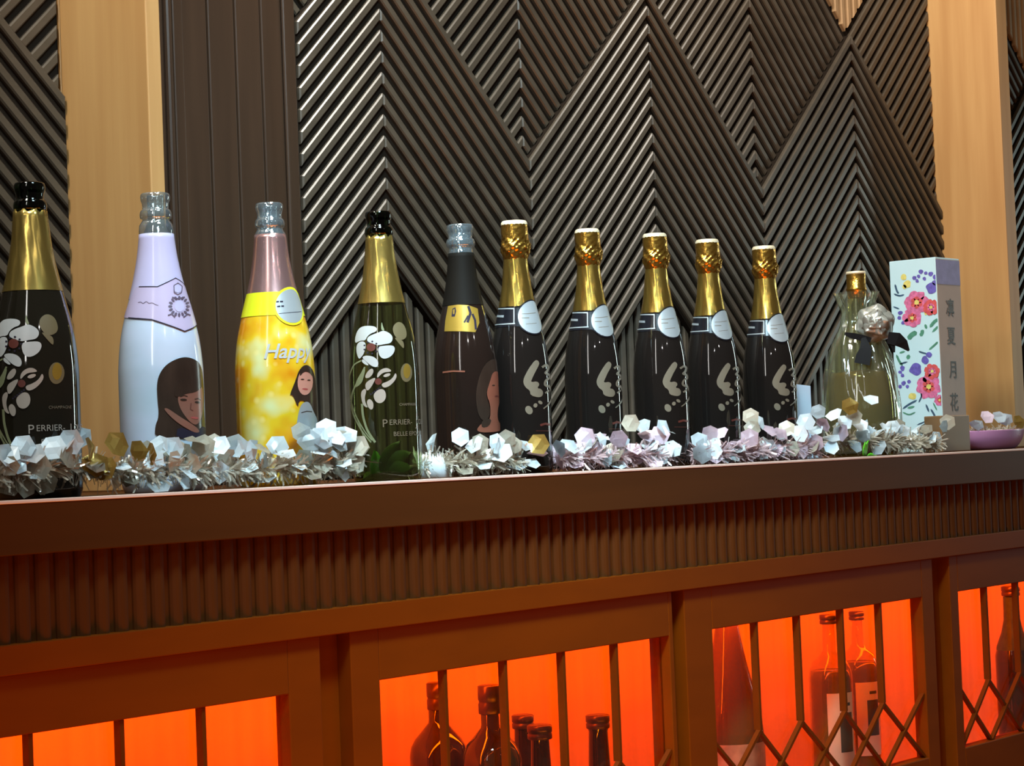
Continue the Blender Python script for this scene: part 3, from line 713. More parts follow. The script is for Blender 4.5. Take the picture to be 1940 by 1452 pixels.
# ---- five black bottles with gold caps
PB = [(992, 886, 1.672, 0.0365), (1130, 880, 1.695, 0.0370), (1258, 876, 1.680, 0.0370), (1357, 870, 1.695, 0.0375), (1464, 867, 1.695, 0.0385)]
CHB = [(r, h*0.985) for r, h in CHS]
B6 = Bottle(992, 886, 1.672, 0.302, 0.0372, CHB)
B6.H = 0.300
blabels = ['black bottle with gold cap and calligraphy, leftmost of the five alike',
           'black bottle with gold cap and calligraphy, second from left of the five',
           'black bottle with gold cap and calligraphy, the middle one of five',
           'black bottle with gold cap and calligraphy, second from right of the five',
           'black bottle with gold cap and calligraphy, last on the right beside the white card']
def black_bottle(B):
    t = thing('champagne_bottle', blabels[0], 'bottle', (B.x, B.y, B.z), 'five black bottles with gold caps')
    hcap = B.sz(975, 486)[1]; hfo = B.sz(978, 580)[1]; htop = B.sz(975, 419)[1]+0.002
    body_mesh(B, 0.0, hcap, M['blackglass'], t)
    foil(B, hfo, hcap+0.002, M['foilgold2'] if 'foilgold2' in M else M['foilgold'], t)
    rc = B.r(hcap)
    rn = random.Random(5); ph = [rn.uniform(0, 6.28) for _ in range(6)]
    def jit(r, z, a):
        f = (z-hcap)/(htop-hcap); k = math.exp(-((f-0.30)/0.26)**2)
        r = r + k*(0.0011*math.sin(3*a+ph[0]) + 0.0009*math.sin(7*a+ph[1]+z*500) + 0.0007*math.sin(12*a+ph[2]-z*800)) + 0.0002*math.sin(19*a+z*900)*(1 if f < 0.93 else 0)
        return r, z + k*0.0008*math.sin(5*a+ph[3])
    ht = htop-hcap
    pr = [(rc+0.0006, hcap-0.003), (rc+0.0016, hcap), (rc+0.0036, hcap+0.14*ht), (rc+0.0042, hcap+0.27*ht), (rc+0.0030, hcap+0.38*ht), (rc+0.0024, hcap+0.5*ht), (rc+0.0026, hcap+0.7*ht), (rc+0.0024, hcap+0.88*ht)]
    bm = bmesh.new(); lathe(bm, resample(pr, 4), 64, jit); c = link_mesh('cap', bm, M['capgold'], t, True)
    bm = bmesh.new(); lathe(bm, [(rc+0.0024, hcap+0.87*ht), (rc+0.0020, hcap+0.94*ht), (rc+0.0004, hcap+0.985*ht), (rc*0.6, htop), (0, htop+0.0003)], 40); link_mesh('cap_top', bm, M['capwhite'], t, True)
    z1, z0 = B.sz(985, 583)[1], B.sz(985, 615)[1]
    bm = bmesh.new(); lathe(bm, rot_prof(B, z0-0.002, z1, 0.0005), 48); link_mesh('neck_band', bm, M['band'], t, True)
    cn = lambda pts: B.crop(pts, 930, 400, 5.186)
    cs, ch = B.sz(1006, 601); rd = 0.0205; cs += 0.003
    nb = [([cn(stroke([(72,962),(232,960)], 12))], 0, 1), ([cn(stroke([(228,958),(228,1112)], 10))], 0, 1), ([cn(stroke([(30,1120),(130,1112),(238,1106)], 12))], 0, 1), ([cn(stroke([(55,1032),(132,1036)], 22))], 0, 1)]
    decal('band_print', B, nb, [M['silver']], t, off=0.0008)
    dl = [([ell(cs, ch, rd*1.08, rd*1.08, 0, 32)], 0, 0), ([ell(cs, ch, rd, rd, 0, 32)], 1, 1), ([cn(stroke([(300,1012),(360,1010),(430,1000)], 6))], 2, 2), ([cn(stroke([(300,1052),(370,1050)], 8))], 2, 2), ([cn(stroke([(340,1112),(440,1102)], 5))], 2, 2)]
    decal('disc_label', B, dl, [M['band'], M['silver'], M['grey']], t, off=0.0011)
    cb = lambda pts: B.crop(pts, 930, 620, 5.186)
    cal = [([cb(smoothloop([(430,322),(462,330),(474,365),(432,440),(396,520),(392,542),(450,532),(476,562),(450,602),(488,606),(510,640),(500,682),(460,692),(388,672),(380,622),(342,598),(316,550),(322,500),(368,410)], 1))], 0, 0),
           ([cb(ell(372,816,34,44,-0.5,14))], 0, 0), ([cb(ell(434,770,20,22,0.4,10))], 0, 0), ([cb(ell(481,741,24,16,0.6,10))], 0, 0),
           ([cb(stroke(dense([(498,396),(540,366),(566,390),(548,436),(522,452),(562,462),(582,496),(534,520),(520,570),(560,585)], 4), 22))], 0, 0), ([cb(stroke(dense([(560,570),(598,640),(598,700),(560,762),(512,802)], 5), [20]*8+[16]*8+[12]*5))], 0, 1), ([cb(stroke([(530,650),(566,620)], 18))], 0, 1)]
    decal('calligraphy', B, cal, [M['grey']], t, off=0.0005)
    sm = B.sz(1026, 806)
    decal('small_print', B, [([cb(stroke([(480,965),(530,950),(580,960)], 22))], 0, 0), ([cb(stroke([(440,1020),(600,1024)], 4))], 0, 0)], [M['redbrown']], t, off=0.0005)
    return t
M['foilgold2'] = mat('gold_smooth_foil', srgb(216, 178, 88), rough=0.22, metal=0.95, noise=0.06)
bb = black_bottle(B6)
def copy_tree(o, parent=None):
    c = o.copy(); COL.objects.link(c); c.parent = parent
    for ch in [k for k in bpy.data.objects if k.parent == o]: copy_tree(ch, c)
    return c
for i, (px, py, Y, R) in enumerate(PB):
    if i == 0: continue
    P = at(px, py, Y); c = copy_tree(bb); c.location = (P.x, Y, ZS); k = (0.302+0.001*i)/0.302
    c.rotation_euler = (0, 0, math.atan2(-Y, -P.x)-B6.az+(0, 0.02, -0.03, 0.03, 0.0)[i]); c['label'] = blabels[i]
    c.scale = (R/B6.R, R/B6.R, (1.005, 1.003, 1.005, 0.997)[i-1])

# ---- flask wrapped in film, with rose and ribbon
Pf = at(1636, 846, 1.715)
FP = [(0.90, 0), (1.0, 0.04), (1.02, 0.14), (1.02, 0.26), (0.98, 0.36), (0.90, 0.46), (0.76, 0.555), (0.60, 0.625), (0.44, 0.68), (0.33, 0.73), (0.28, 0.78), (0.27, 0.86)]
BF = Bottle(1636, 846, 1.722, 0.290, 0.0545, resample(FP, 3))
t = thing('wrapped_flask', 'round gold capped flask in clear film tied with grey satin rose and black ribbon', 'bottle', (BF.x, BF.y, ZS))
body_mesh(BF, 0, 0.290*0.86, M['flask'], t)
bm = bmesh.new(); pr = [(0, 0.006), (BF.R*0.85, 0.006)]+[(BF.r(h)-0.004, h) for h in [0.01+0.008*i for i in range(16)]]+[(0, 0.135)]; lathe(bm, pr, 40); link_mesh('liquid', bm, M['wine'], t, True)
bm = bmesh.new()
def pleat(r, z, a):
    f = max(0, min(1, (z-0.05)/0.16)); return r+0.0045*f*math.sin(a*11+z*30)+0.002*math.sin(a*23+z*70)*f, z
lathe(bm, [(BF.r(h)+0.003+0.004*max(0, (0.2-h)/0.2), h) for h in [0.004+0.0085*i for i in range(25)]] + [(0.020, 0.225), (0.026, 0.240), (0.032, 0.256)], 90, pleat)
link_mesh('film_wrap', bm, M['film'], t, True)
hc0, hc1 = BF.sz(1622, 551)[1], BF.sz(1622, 513)[1]
bm = bmesh.new(); lathe(bm, [(0.0145, hc0-0.01), (0.0150, hc0), (0.0162, hc0+0.001), (0.0162, hc0+0.004), (0.0150, hc0+0.006), (0.0152, hc1-0.004)], 36); link_mesh('cap', bm, M['capgold'], t, True)
bm = bmesh.new(); lathe(bm, [(0.0152, hc1-0.0045), (0.0158, hc1-0.003), (0.0150, hc1-0.0005), (0.0, hc1)], 36); link_mesh('cap_top', bm, M['capwhite'], t, True)
# rose: overlapping cupped satin petals
def lp(px, py, fwd=0.0):
    """local point on the camera side of the flask for a photo position"""
    D = Vector((math.cos(BF.az), math.sin(BF.az), 0)); d = ray(px, py); tt = (BF.x*D.x+BF.y*D.y + fwd)/(d.x*D.x+d.y*D.y)
    P = d*tt; return Vector((P.x-BF.x, P.y-BF.y, P.z+CAMZ-ZS))
DV = Vector((math.cos(BF.az), math.sin(BF.az), 0)); RV = Vector((-DV.y, DV.x, 0)); UV = Vector((0, 0, 1))
RV = RV if RV.dot(CR) > 0 else -RV
rc = lp(1658, 612, 0.040)
def petal(bm, c, ang, size, tilt, cup, n=8):
    """cupped petal; grid curved across its width"""
    ax = RV*math.cos(ang)+UV*math.sin(ang); bx = -RV*math.sin(ang)+UV*math.cos(ang); g = []
    for i in range(n+1):
        u = i/n; row = []
        for j in range(n+1):
            v = j/n*2-1; wv = size*0.62*math.sin(PI*min(1, 0.18+u*0.80))**0.6*v
            out = DV*(tilt*size*(1-u)*0.9 + cup*size*(u*u) - 0.35*size*v*v*(0.4+u) + 0.08*size*math.sin(9*u+5*v+ang*3))
            row.append(bm.verts.new(c + ax*(u*size) + bx*wv + out))
        g.append(row)
    for i in range(n):
        for j in range(n): bm.faces.new((g[i][j], g[i+1][j], g[i+1][j+1], g[i][j+1]))
bm = bmesh.new()
for k in range(6): petal(bm, rc, k*PI/3+0.3, 0.031, 0.2, -0.35)
for k in range(5): petal(bm, rc+DV*0.006, k*2*PI/5+0.1, 0.021, 0.5, 0.25)
for k in range(4): petal(bm, rc+DV*0.010, k*PI/2+0.7, 0.012, 0.7, 0.5)
for f in bm.faces: pass
o = link_mesh('rose', bm, M['satin'], t, True); md = o.modifiers.new('thickness', 'SOLIDIFY'); md.thickness = 0.0006
def ribbon(bm, pts, wid, th=0.0008):
    a = [lp(*p) for p in pts]; n = len(a)
    A_, B_ = [], []
    for i in range(n):
        d = (a[min(i+1, n-1)]-a[max(i-1, 0)]).normalized(); s = d.cross(DV).normalized(); ww = (wid[i] if isinstance(wid, list) else wid)/2
        A_.append((bm.verts.new(a[i]+s*ww), bm.verts.new(a[i]-s*ww), bm.verts.new(a[i]-s*ww-DV*th), bm.verts.new(a[i]+s*ww-DV*th)))
    for p, q in zip(A_, A_[1:]):
        for k in range(4): bm.faces.new((p[k], q[k], q[(k+1) % 4], p[(k+1) % 4]))
    bm.faces.new(A_[0][::-1]); bm.faces.new(A_[-1])
for nm, pts, wd in (('ribbon_band', [(1600, 632, .043), (1612, 636, .046), (1632, 640, .046), (1650, 645, .046)], [.004, .009, .010, .008]),
                    ('ribbon_tail', [(1636, 640, .046), (1640, 660, .050), (1636, 675, .053), (1633, 690, .056)], [.007, .018, .023, .024]),
                    ('ribbon_loop', [(1682, 640, .046), (1700, 643, .046), (1712, 652, .044), (1722, 665, .042)], [.018, .021, .015, .003]),
                    ('ribbon_tail', [(1686, 642, .044), (1692, 655, .044), (1694, 668, .044)], [.010, .007, .003])):
    bm = bmesh.new(); ribbon(bm, pts, wd); bmesh.ops.recalc_face_normals(bm, faces=bm.faces[:]); link_mesh(nm, bm, M['ribbon'], t)

# ---- floral presentation box
bx0 = at(1687, 600, 1.78).x
YB = 1.795; XB = YB*(at(1775, 600, 1.0).x)
bw = None
XL = XB; yl = XL/(at(1690, 600, 1.0).x); depth = None
# near vertical edge at photo x=1775; the left face runs back from it towards the wall, the right face runs along it
YN = 1.765; XN = at(1777, 600, YN).x; YF = XN/at(1689, 600, 1.0).x; XR = at(1822, 600, YN).x
hbx = at(1773, 487, YN).z - ZS
t = thing('gift_box', 'tall pale box printed with pink flowers, standing right of the wrapped flask', 'box', ((XN+XR)/2, (YN+YF)/2, ZS))
def lbox(name, x0, x1, y0, y1, z0, z1, m, bev=0.0008, par=None):
    bm = bmesh.new(); box(bm, x0-t.location.x, x1-t.location.x, y0-t.location.y, y1-t.location.y, z0-ZS, z1-ZS, bev); return link_mesh(name, bm, m, par or t)
lbox('carton', XN, XR, YN, YF, ZS, ZS+hbx, M['boxpale'], 0.0012)
lbox('front_panel', XN+0.0012, XR-0.0012, YN-0.0006, YN+0.001, ZS+0.002, ZS+hbx-0.003, M['boxside'], 0)
lbox('violet_band', XN+0.0012, XR-0.0012, YN-0.0010, YN, ZS+hbx-0.046, ZS+hbx-0.004, M['violet'], 0)
def boxL(pts, ox=1480, oy=460, s=3.3):
    out = []
    for p in pts:
        P = at_x(ox+p[0]/s, oy+p[1]/s, XN); out.append((max(YN+0.001, min(YF-0.001, P.y)), P.z-ZS))
    return out
shp = []
def blob(cx, cy, r, mi, lay, n=9, wob=0.25, seed=0):
    rn = random.Random(seed+int(cx*7+cy)); pts = [(cx+r*(1+rn.uniform(-wob, wob))*math.cos(2*PI*k/n), cy+r*(1+rn.uniform(-wob, wob))*math.sin(2*PI*k/n)) for k in range(n)]
    shp.append(([boxL(smoothloop(pts, 2))], mi, lay))
def bloom(cx, cy, r, mi, mi2, lay):
    for k in range(7):
        a = k*2*PI/7+cx; blob(cx+r*0.6*math.cos(a), cy+r*0.6*math.sin(a), r*0.42, mi, lay+(k % 2))
    for k in range(6):
        a = k*PI/3+0.5; blob(cx+r*0.3*math.cos(a), cy+r*0.3*math.sin(a), r*0.2, mi2, lay+2)
    blob(cx, cy, r*0.2, 3, lay+3)
bloom(848, 375, 78, 0, 1, 1); bloom(820, 470, 62, 0, 1, 3); bloom(938, 405, 52, 1, 0, 6); bloom(922, 900, 80, 0, 1, 1); bloom(945, 805, 50, 1, 0, 6); bloom(992, 985, 36, 0, 1, 3)
for cx, cy, r in ((940,285,34),(842,790,40),(965,250,20),(875,180,14),(905,190,12),(935,195,16),(860,210,12),(835,220,14),(895,225,12),(850,240,12),(745,440,14),(740,470,12),(765,500,14),(900,735,24),(760,785,16),(745,810,12),(765,880,14),(745,900,12),(790,900,12),(925,700,18),(960,215,14),(760,830,12),(800,870,12)): blob(cx, cy, r, 2, 2)
for cx, cy, r in ((765,215,20),(790,260,24),(770,275,14),(820,960,24),(905,440,12)): blob(cx, cy, r, 3, 2)
for pts, wd, mi in (([(712,260),(722,300),(735,320)], 12, 5), ([(705,320),(740,335),(770,325)], 10, 5), ([(700,400),(740,415)], 9, 5), ([(795,605),(815,575),(850,560)], 30, 4), ([(870,585),(885,560),(880,545)], 22, 4), ([(900,510),(910,540)], 16, 4), ([(930,530),(960,490),(985,480)], 20, 4), ([(860,680),(890,690),(910,695)], 10, 5), ([(925,670),(960,640),(980,620)], 12, 4), ([(720,700),(740,745),(760,770)], 14, 4), ([(790,730),(800,700)], 22, 4), ([(740,760),(790,745)], 10, 5), ([(740,690),(775,680)], 12, 4), ([(760,1040),(800,1010),(850,985)], 12, 5), ([(790,1035),(835,1025)], 14, 4), ([(860,1000),(880,960),(875,940)], 9, 5), ([(905,1010),(925,1060)], 12, 5), ([(935,1040),(960,1080),(965,1100)], 12, 5), ([(850,1140),(900,1120),(930,1100)], 8, 5), ([(945,560),(985,520)], 14, 4), ([(760,1060),(800,1080),(840,1060)], 9, 4), ([(950,1000),(975,1050)], 9, 4)):
    shp.append(([boxL(stroke(dense(pts, 4), [2]+[wd]*(len(dense(pts, 4))-2)+[2]))], mi, 1))
bm = flat_bm([(a, b, c*0.00008) for a, b, c in shp], 1, 1)
for v in bm.verts:
    s, lay, h = v.co; v.co = Vector((XN-t.location.x-0.0003-lay, s-t.location.y, h))
o = link_mesh('flower_print', bm, [M['pflower'], M['rflower'], M['bflower'], M['yflower'], M['gleaf'], M['nleaf']], t)
fix_normals(o, lambda c: Vector((-1, 0, 0)))
# calligraphy and seal on the narrow panel
def front_print(name, tr, m):
    bm = flat_bm(tr, 1, 1)
    for v in bm.verts:
        s, lay, h = v.co; v.co = Vector(((XN+XR)/2+s-t.location.x, YN-t.location.y-0.0011, h))
    o = link_mesh(name, bm, m, t); fix_normals(o, lambda c: Vector((0, -1, 0)))
for ch, hh, sz in (('凛', 0.245, 0.030), ('夏', 0.196, 0.030), ('月', 0.138, 0.030), ('花', 0.083, 0.030)):
    T = text_tris(ch, sz, 0, 0.0004)
    xs_ = [p[0] for q in T for p in q]; ys_ = [p[1] for q in T for p in q]
    cx_, cy_ = (min(xs_)+max(xs_))/2, (min(ys_)+max(ys_))/2
    front_print('character', [([[((p[0]-cx_)*0.95, (p[1]-cy_)*1.1+hh) for p in q]], 0, 0) for q in T], M['boxink'])
front_print('red_seal', [([smoothloop([(-0.012, 0.022), (-0.012, 0.034), (0.0, 0.046), (0.012, 0.034), (0.012, 0.022)], 1)], 0, 0)], M['boxred'])

# ---- small frosted tan box, card, pink dish
Pa, Pb = at(1788, 855, 1.662), at(1842, 855, 1.662)
zt = at(1815, 787, 1.662).z
t = thing('votive_box', 'small frosted tan box at the foot of the floral box', 'box', ((Pa.x+Pb.x)/2, 1.68, ZS))
hw = (Pb.x-Pa.x)/2*0.98
bm = bmesh.new(); box(bm, -hw, hw, -0.016, 0.016, 0, zt-ZS, 0.0015); link_mesh('body', bm, M['tanglass'], t)
bm = bmesh.new(); box(bm, -hw+0.003, hw-0.003, -0.013, 0.013, 0.003, (zt-ZS)*0.6, 0.001); link_mesh('filling', bm, M['goldlabel'], t)
Pc = at(1524, 800, 1.70); zc_ = at(1522, 728, 1.70).z
t = thing('upright_card', 'slim white card standing upright right of the last black bottle', 'card', (Pc.x, 1.70, ZS))
bm = bmesh.new(); box(bm, -0.0125, 0.0125, -0.0015, 0.0015, 0, zc_-ZS, 0.0006)
for v in bm.verts:
    if v.co.z > 0.05 and v.co.x > 0: v.co.z -= 0.003
link_mesh('sheet', bm, M['card'], t); t.rotation_euler = (0, 0, -0.45)
bm = bmesh.new(); box(bm, -0.02, 0.02, -0.012, 0.012, 0, 0.004, 0.001); link_mesh('foot', bm, M['card'], t)
# pink shallow dish
Pd = at(1833, 835, 1.705)
t = thing('pink_dish', 'shallow pink oval dish of silver tinsel at the right end', 'dish', (Pd.x+0.075, 1.700, ZS))
bm = bmesh.new(); pr = [(0, 0.002), (0.045, 0.0), (0.060, 0.003), (0.074, 0.016), (0.079, 0.030), (0.0785, 0.032), (0.074, 0.029), (0.060, 0.010), (0, 0.007)]
lathe(bm, resample(pr, 3), 48)
for v in bm.verts: v.co.y *= 0.55
link_mesh('bowl', bm, M['pink'], t, True)

# ------------------------------------------------------------------ garlands
def tinsel_bm(path, radius, count, seed, flat=1.0, lenr=(0.007, 0.017), wid=0.0013):
    """fine strips standing out from a cord along the path"""
    rn = random.Random(seed); bm = bmesh.new(); n = len(path)-1
    for _ in range(count):
        u = rn.random()*n; i = min(int(u), n-1); f = u-i
        c = Vector(path[i])*(1-f)+Vector(path[i+1])*f
        th = rn.uniform(0, 2*PI); d = Vector((rn.uniform(-.6, .6), math.cos(th), math.sin(th)*flat)).normalized()
        L_ = rn.uniform(*lenr); r0 = rn.uniform(0, radius*0.6); s = d.cross(Vector((rn.uniform(-1, 1), rn.uniform(-1, 1), rn.uniform(-1, 1)))).normalized()*wid
        bend = Vector((rn.uniform(-1, 1), rn.uniform(-1, 1), rn.uniform(-1, 0.6)))*L_*0.45
        prev = None
        for k in range(4):
            q = k/3; p = c + d*(r0+L_*q) + bend*q*q
            p.z = max(p.z, ZS+0.0010); p.y = min(max(p.y, 1.597), 1.90)
            ww = s*(1-0.3*q); a, b = bm.verts.new(p-ww), bm.verts.new(p+ww)
            if prev: bm.faces.new((prev[0], prev[1], b, a))
            prev = (a, b)
    return bm
def seq_mesh(name, m, seed):
    rn = random.Random(seed); bm = bmesh.new(); R = 1.0; c = bm.verts.new((0, 0, 0)); ring = []; ring2 = []
    for k in range(6):
        a = k*PI/3+rn.uniform(-.05, .05); cu = 0.16
        ring.append(bm.verts.new((0.55*math.cos(a), 0.55*math.sin(a), -0.04+cu*0.4*math.cos(2*a)))); ring2.append(bm.verts.new((math.cos(a), math.sin(a), cu*math.cos(2*a))))
    for k in range(6):
        j = (k+1) % 6; bm.faces.new((c, ring[k], ring[j])); bm.faces.new((ring[k], ring2[k], ring2[j], ring[j]))
    r = bmesh.ops.solidify(bm, geom=bm.faces[:], thickness=0.05)
    bmesh.ops.recalc_face_normals(bm, faces=bm.faces[:])
    me = bpy.data.meshes.new(name); bm.to_mesh(me); bm.free(); me.materials.append(m); return me
SQ = {k: [seq_mesh('sequin', M[v], s) for s in range(3)] for k, v in (('w', 'seqwhite'), ('b', 'seqshaded'), ('p', 'seqpink'), ('g', 'seqgold'))}
def sequin(g, P, n, size, kind, rn, rest=None):
    """hexagonal sequin at P with its face towards n"""
    o = bpy.data.objects.new('sequin', rn.choice(SQ[kind])); COL.objects.link(o)
    q = Vector(n).to_track_quat('Z', 'Y'); q2 = q @ Matrix.Rotation(rn.uniform(0, 1.05), 3, 'Z').to_quaternion()
    P = Vector(P); ext = size*math.sqrt(max(0.0, 1-Vector(n).normalized().z**2))+0.001
    P.z = max(P.z, ZS+ext)
    ext2 = size*math.sqrt(max(0.0, 1-Vector(n).normalized().y**2))
    o.parent = g; o.location = P-Vector(g.location); o.rotation_mode = 'QUATERNION'; o.rotation_quaternion = q2; o.scale = (size, size, size)
    return o
def toward(P, yaw=0, pitch=0):
    d = (Vector((0, 0, CAMZ))-Vector(P)).normalized(); a = math.atan2(d.y, d.x)+yaw
    return Vector((math.cos(a)*math.cos(pitch), math.sin(a)*math.cos(pitch), math.sin(pitch)))
garlands = [
 # name/label, px range, y plane, tinsel kind, explicit sequins (px, py, Y, kind, yaw, pitch, size), random count
 ('silver tinsel garland with pearl sequins winding round the two leftmost bottles', 'tinsel', [(-30, 905, 1.625), (60, 890, 1.625), (150, 885, 1.632), (250, 895, 1.628), (330, 890, 1.622), (400, 892, 1.625)],
  [(45,845,'w',.3,.5),(100,848,'w',-.3,.4),(133,838,'w',0,.1),(30,880,'w',.5,.7),(70,885,'b',0,.3),(110,885,'b',.3,.2),(20,915,'b',-.4,.2),(48,922,'b',.6,.1),(85,915,'b',.1,-.2),(12,860,'w',.2,.9),(170,850,'g',1.3,.1),(222,842,'g',.6,.3),(180,880,'g',.2,.5),(200,888,'g',-.5,.4),(225,885,'w',0,1.35),(262,855,'g',.7,.1),(285,860,'g',-1.1,.1),(300,845,'w',-.5,.4),(328,850,'b',0,.2),(345,858,'b',.4,.2),(350,880,'w',-.7,.4),(300,922,'w',.2,1.0),(345,910,'w',1.0,.6),(385,845,'b',0,.3),(60,860,'w',-.2,.8),(130,868,'b',.9,.2),(330,875,'b',.9,-.2),(245,910,'b',.2,1.2)], 26),
 ('silver tinsel garland with white hexagonal sequins in front of the yellow bottle', 'tinsel', [(410, 893, 1.626), (480, 893, 1.624), (560, 885, 1.628), (640, 880, 1.632), (672, 868, 1.650)],
  [(447,845,'w',0,.1),(480,855,'w',1.2,0),(465,884,'w',0,1.15),(500,870,'w',-1.15,.1),(526,845,'w',.2,.4),(540,860,'w',.1,1.2),(405,843,'b',0,.2),(585,835,'w',.2,.3),(618,812,'w',0,.4),(600,830,'w',-.3,.5),(635,830,'w',.3,.8),(598,852,'w',.2,1.1),(622,855,'w',.9,.9),(655,822,'w',.5,.8),(650,835,'b',1.1,.2),(665,850,'b',.4,.3),(678,845,'b',-.3,.3),(670,878,'b',.1,.1),(645,893,'w',.9,.6),(470,905,'b',.2,1.25),(500,908,'w',-.2,1.35),(560,880,'w',.7,1.1),(590,900,'b',.2,1.2),(430,870,'b',.6,-.2),(570,820,'w',.4,.2),(420,895,'b',.9,.2),(610,880,'b',.4,.5)], 22),
 ('short silver tinsel garland with a gold sequin, right of the green flower bottle', 'tinsel', [(795, 882, 1.632), (850, 878, 1.634), (920, 872, 1.632), (985, 873, 1.628)],
  [(872,828,'w',.1,.2),(925,862,'w',.3,1.0),(950,858,'w',-.3,.6),(975,852,'w',.1,.6),(915,882,'w',.1,1.2),(975,884,'w',.2,1.25),(1020,842,'g',.0,.2),(1018,858,'p',.1,1.2),(960,832,'b',.2,.1),(910,840,'b',.5,.2),(1005,878,'w',.4,1.1),(880,892,'b',.2,1.2)], 6),
 ('pink tinsel garland with pale pink sequins below the second and third black bottles', 'tinselpink', [(1055, 868, 1.638), (1110, 868, 1.630), (1180, 865, 1.632), (1240, 862, 1.632), (1275, 860, 1.640)],
  [(1078,845,'w',.8,.8),(1108,828,'p',.1,.2),(1105,845,'w',-.6,.9),(1125,850,'p',.2,.3),(1140,835,'w',1.1,.2),(1060,850,'w',.9,.3),(1150,868,'w',-.9,.2),(1172,832,'p',0,.1),(1195,802,'b',.3,.1),(1217,806,'w',-.3,.7),(1225,825,'p',.3,.8),(1250,825,'p',0,.1),(1258,812,'w',1.0,.4),(1230,842,'w',.1,.9),(1262,855,'w',-.2,.6),(1250,865,'w',.4,.3),(1275,850,'w',.5,.4),(1170,882,'w',.2,1.2),(1240,880,'p',.3,1.2),(1090,880,'p',-.2,1.2),(1065,872,'p',.7,.1),(1200,850,'p',.5,.9)], 16),
 ('white and pink tinsel garland below the two rightmost black bottles', 'tinselpink', [(1315, 862, 1.632), (1370, 860, 1.632), (1430, 856, 1.632), (1500, 852, 1.634), (1545, 850, 1.645)],
  [(1345,820,'p',.1,.5),(1325,835,'w',.3,.4),(1350,840,'w',-.1,.9),(1330,860,'w',.2,.3),(1352,855,'w',-.3,.2),(1365,820,'p',-.5,.8),(1422,790,'b',.2,.1),(1425,812,'b',.1,.3),(1420,830,'p',.2,.2),(1440,800,'w',1.1,.4),(1455,815,'p',.9,.9),(1470,825,'w',.7,1.1),(1490,812,'b',0,.3),(1455,848,'w',.1,.3),(1475,855,'w',-.3,.4),(1395,850,'w',.1,1.2),(1385,868,'w',.5,1.2),(1440,865,'w',.1,1.3),(1515,822,'w',.4,.2),(1370,868,'w',.8,.9),(1500,850,'b',.3,.2),(1520,855,'p',.7,.2),(1545,840,'p',-.5,.2)], 16),
 ('white tinsel garland with crinkled pearl sequins around the foot of the wrapped flask', 'tinsel', [(1570, 840, 1.655), (1620, 830, 1.650), (1680, 838, 1.640), (1740, 838, 1.635), (1775, 838, 1.632)],
  [(1527,800,'w',.2,.3),(1550,780,'w',0,.3),(1580,785,'w',-.6,.8),(1560,805,'p',.8,.5),(1600,800,'w',.6,.5),(1595,820,'p',-.8,.3),(1575,830,'w',.2,1.2),(1618,790,'b',-.2,.3),(1650,757,'w',.3,.9),(1610,770,'g',.3,.2),(1630,805,'w',.3,.6),(1635,825,'w',.2,.5),(1575,848,'w',.1,.5),(1650,820,'w',.9,.4),(1690,810,'w',-.3,.5),(1740,818,'w',.1,1.2),(1760,832,'w',-.2,.9),(1710,815,'w',.4,.6),(1795,800,'b',.0,.1),(1775,830,'w',.8,.3),(1620,845,'w',.7,.6),(1665,852,'w',-.5,.6),(1545,815,'w',-.3,.9)], 20)]
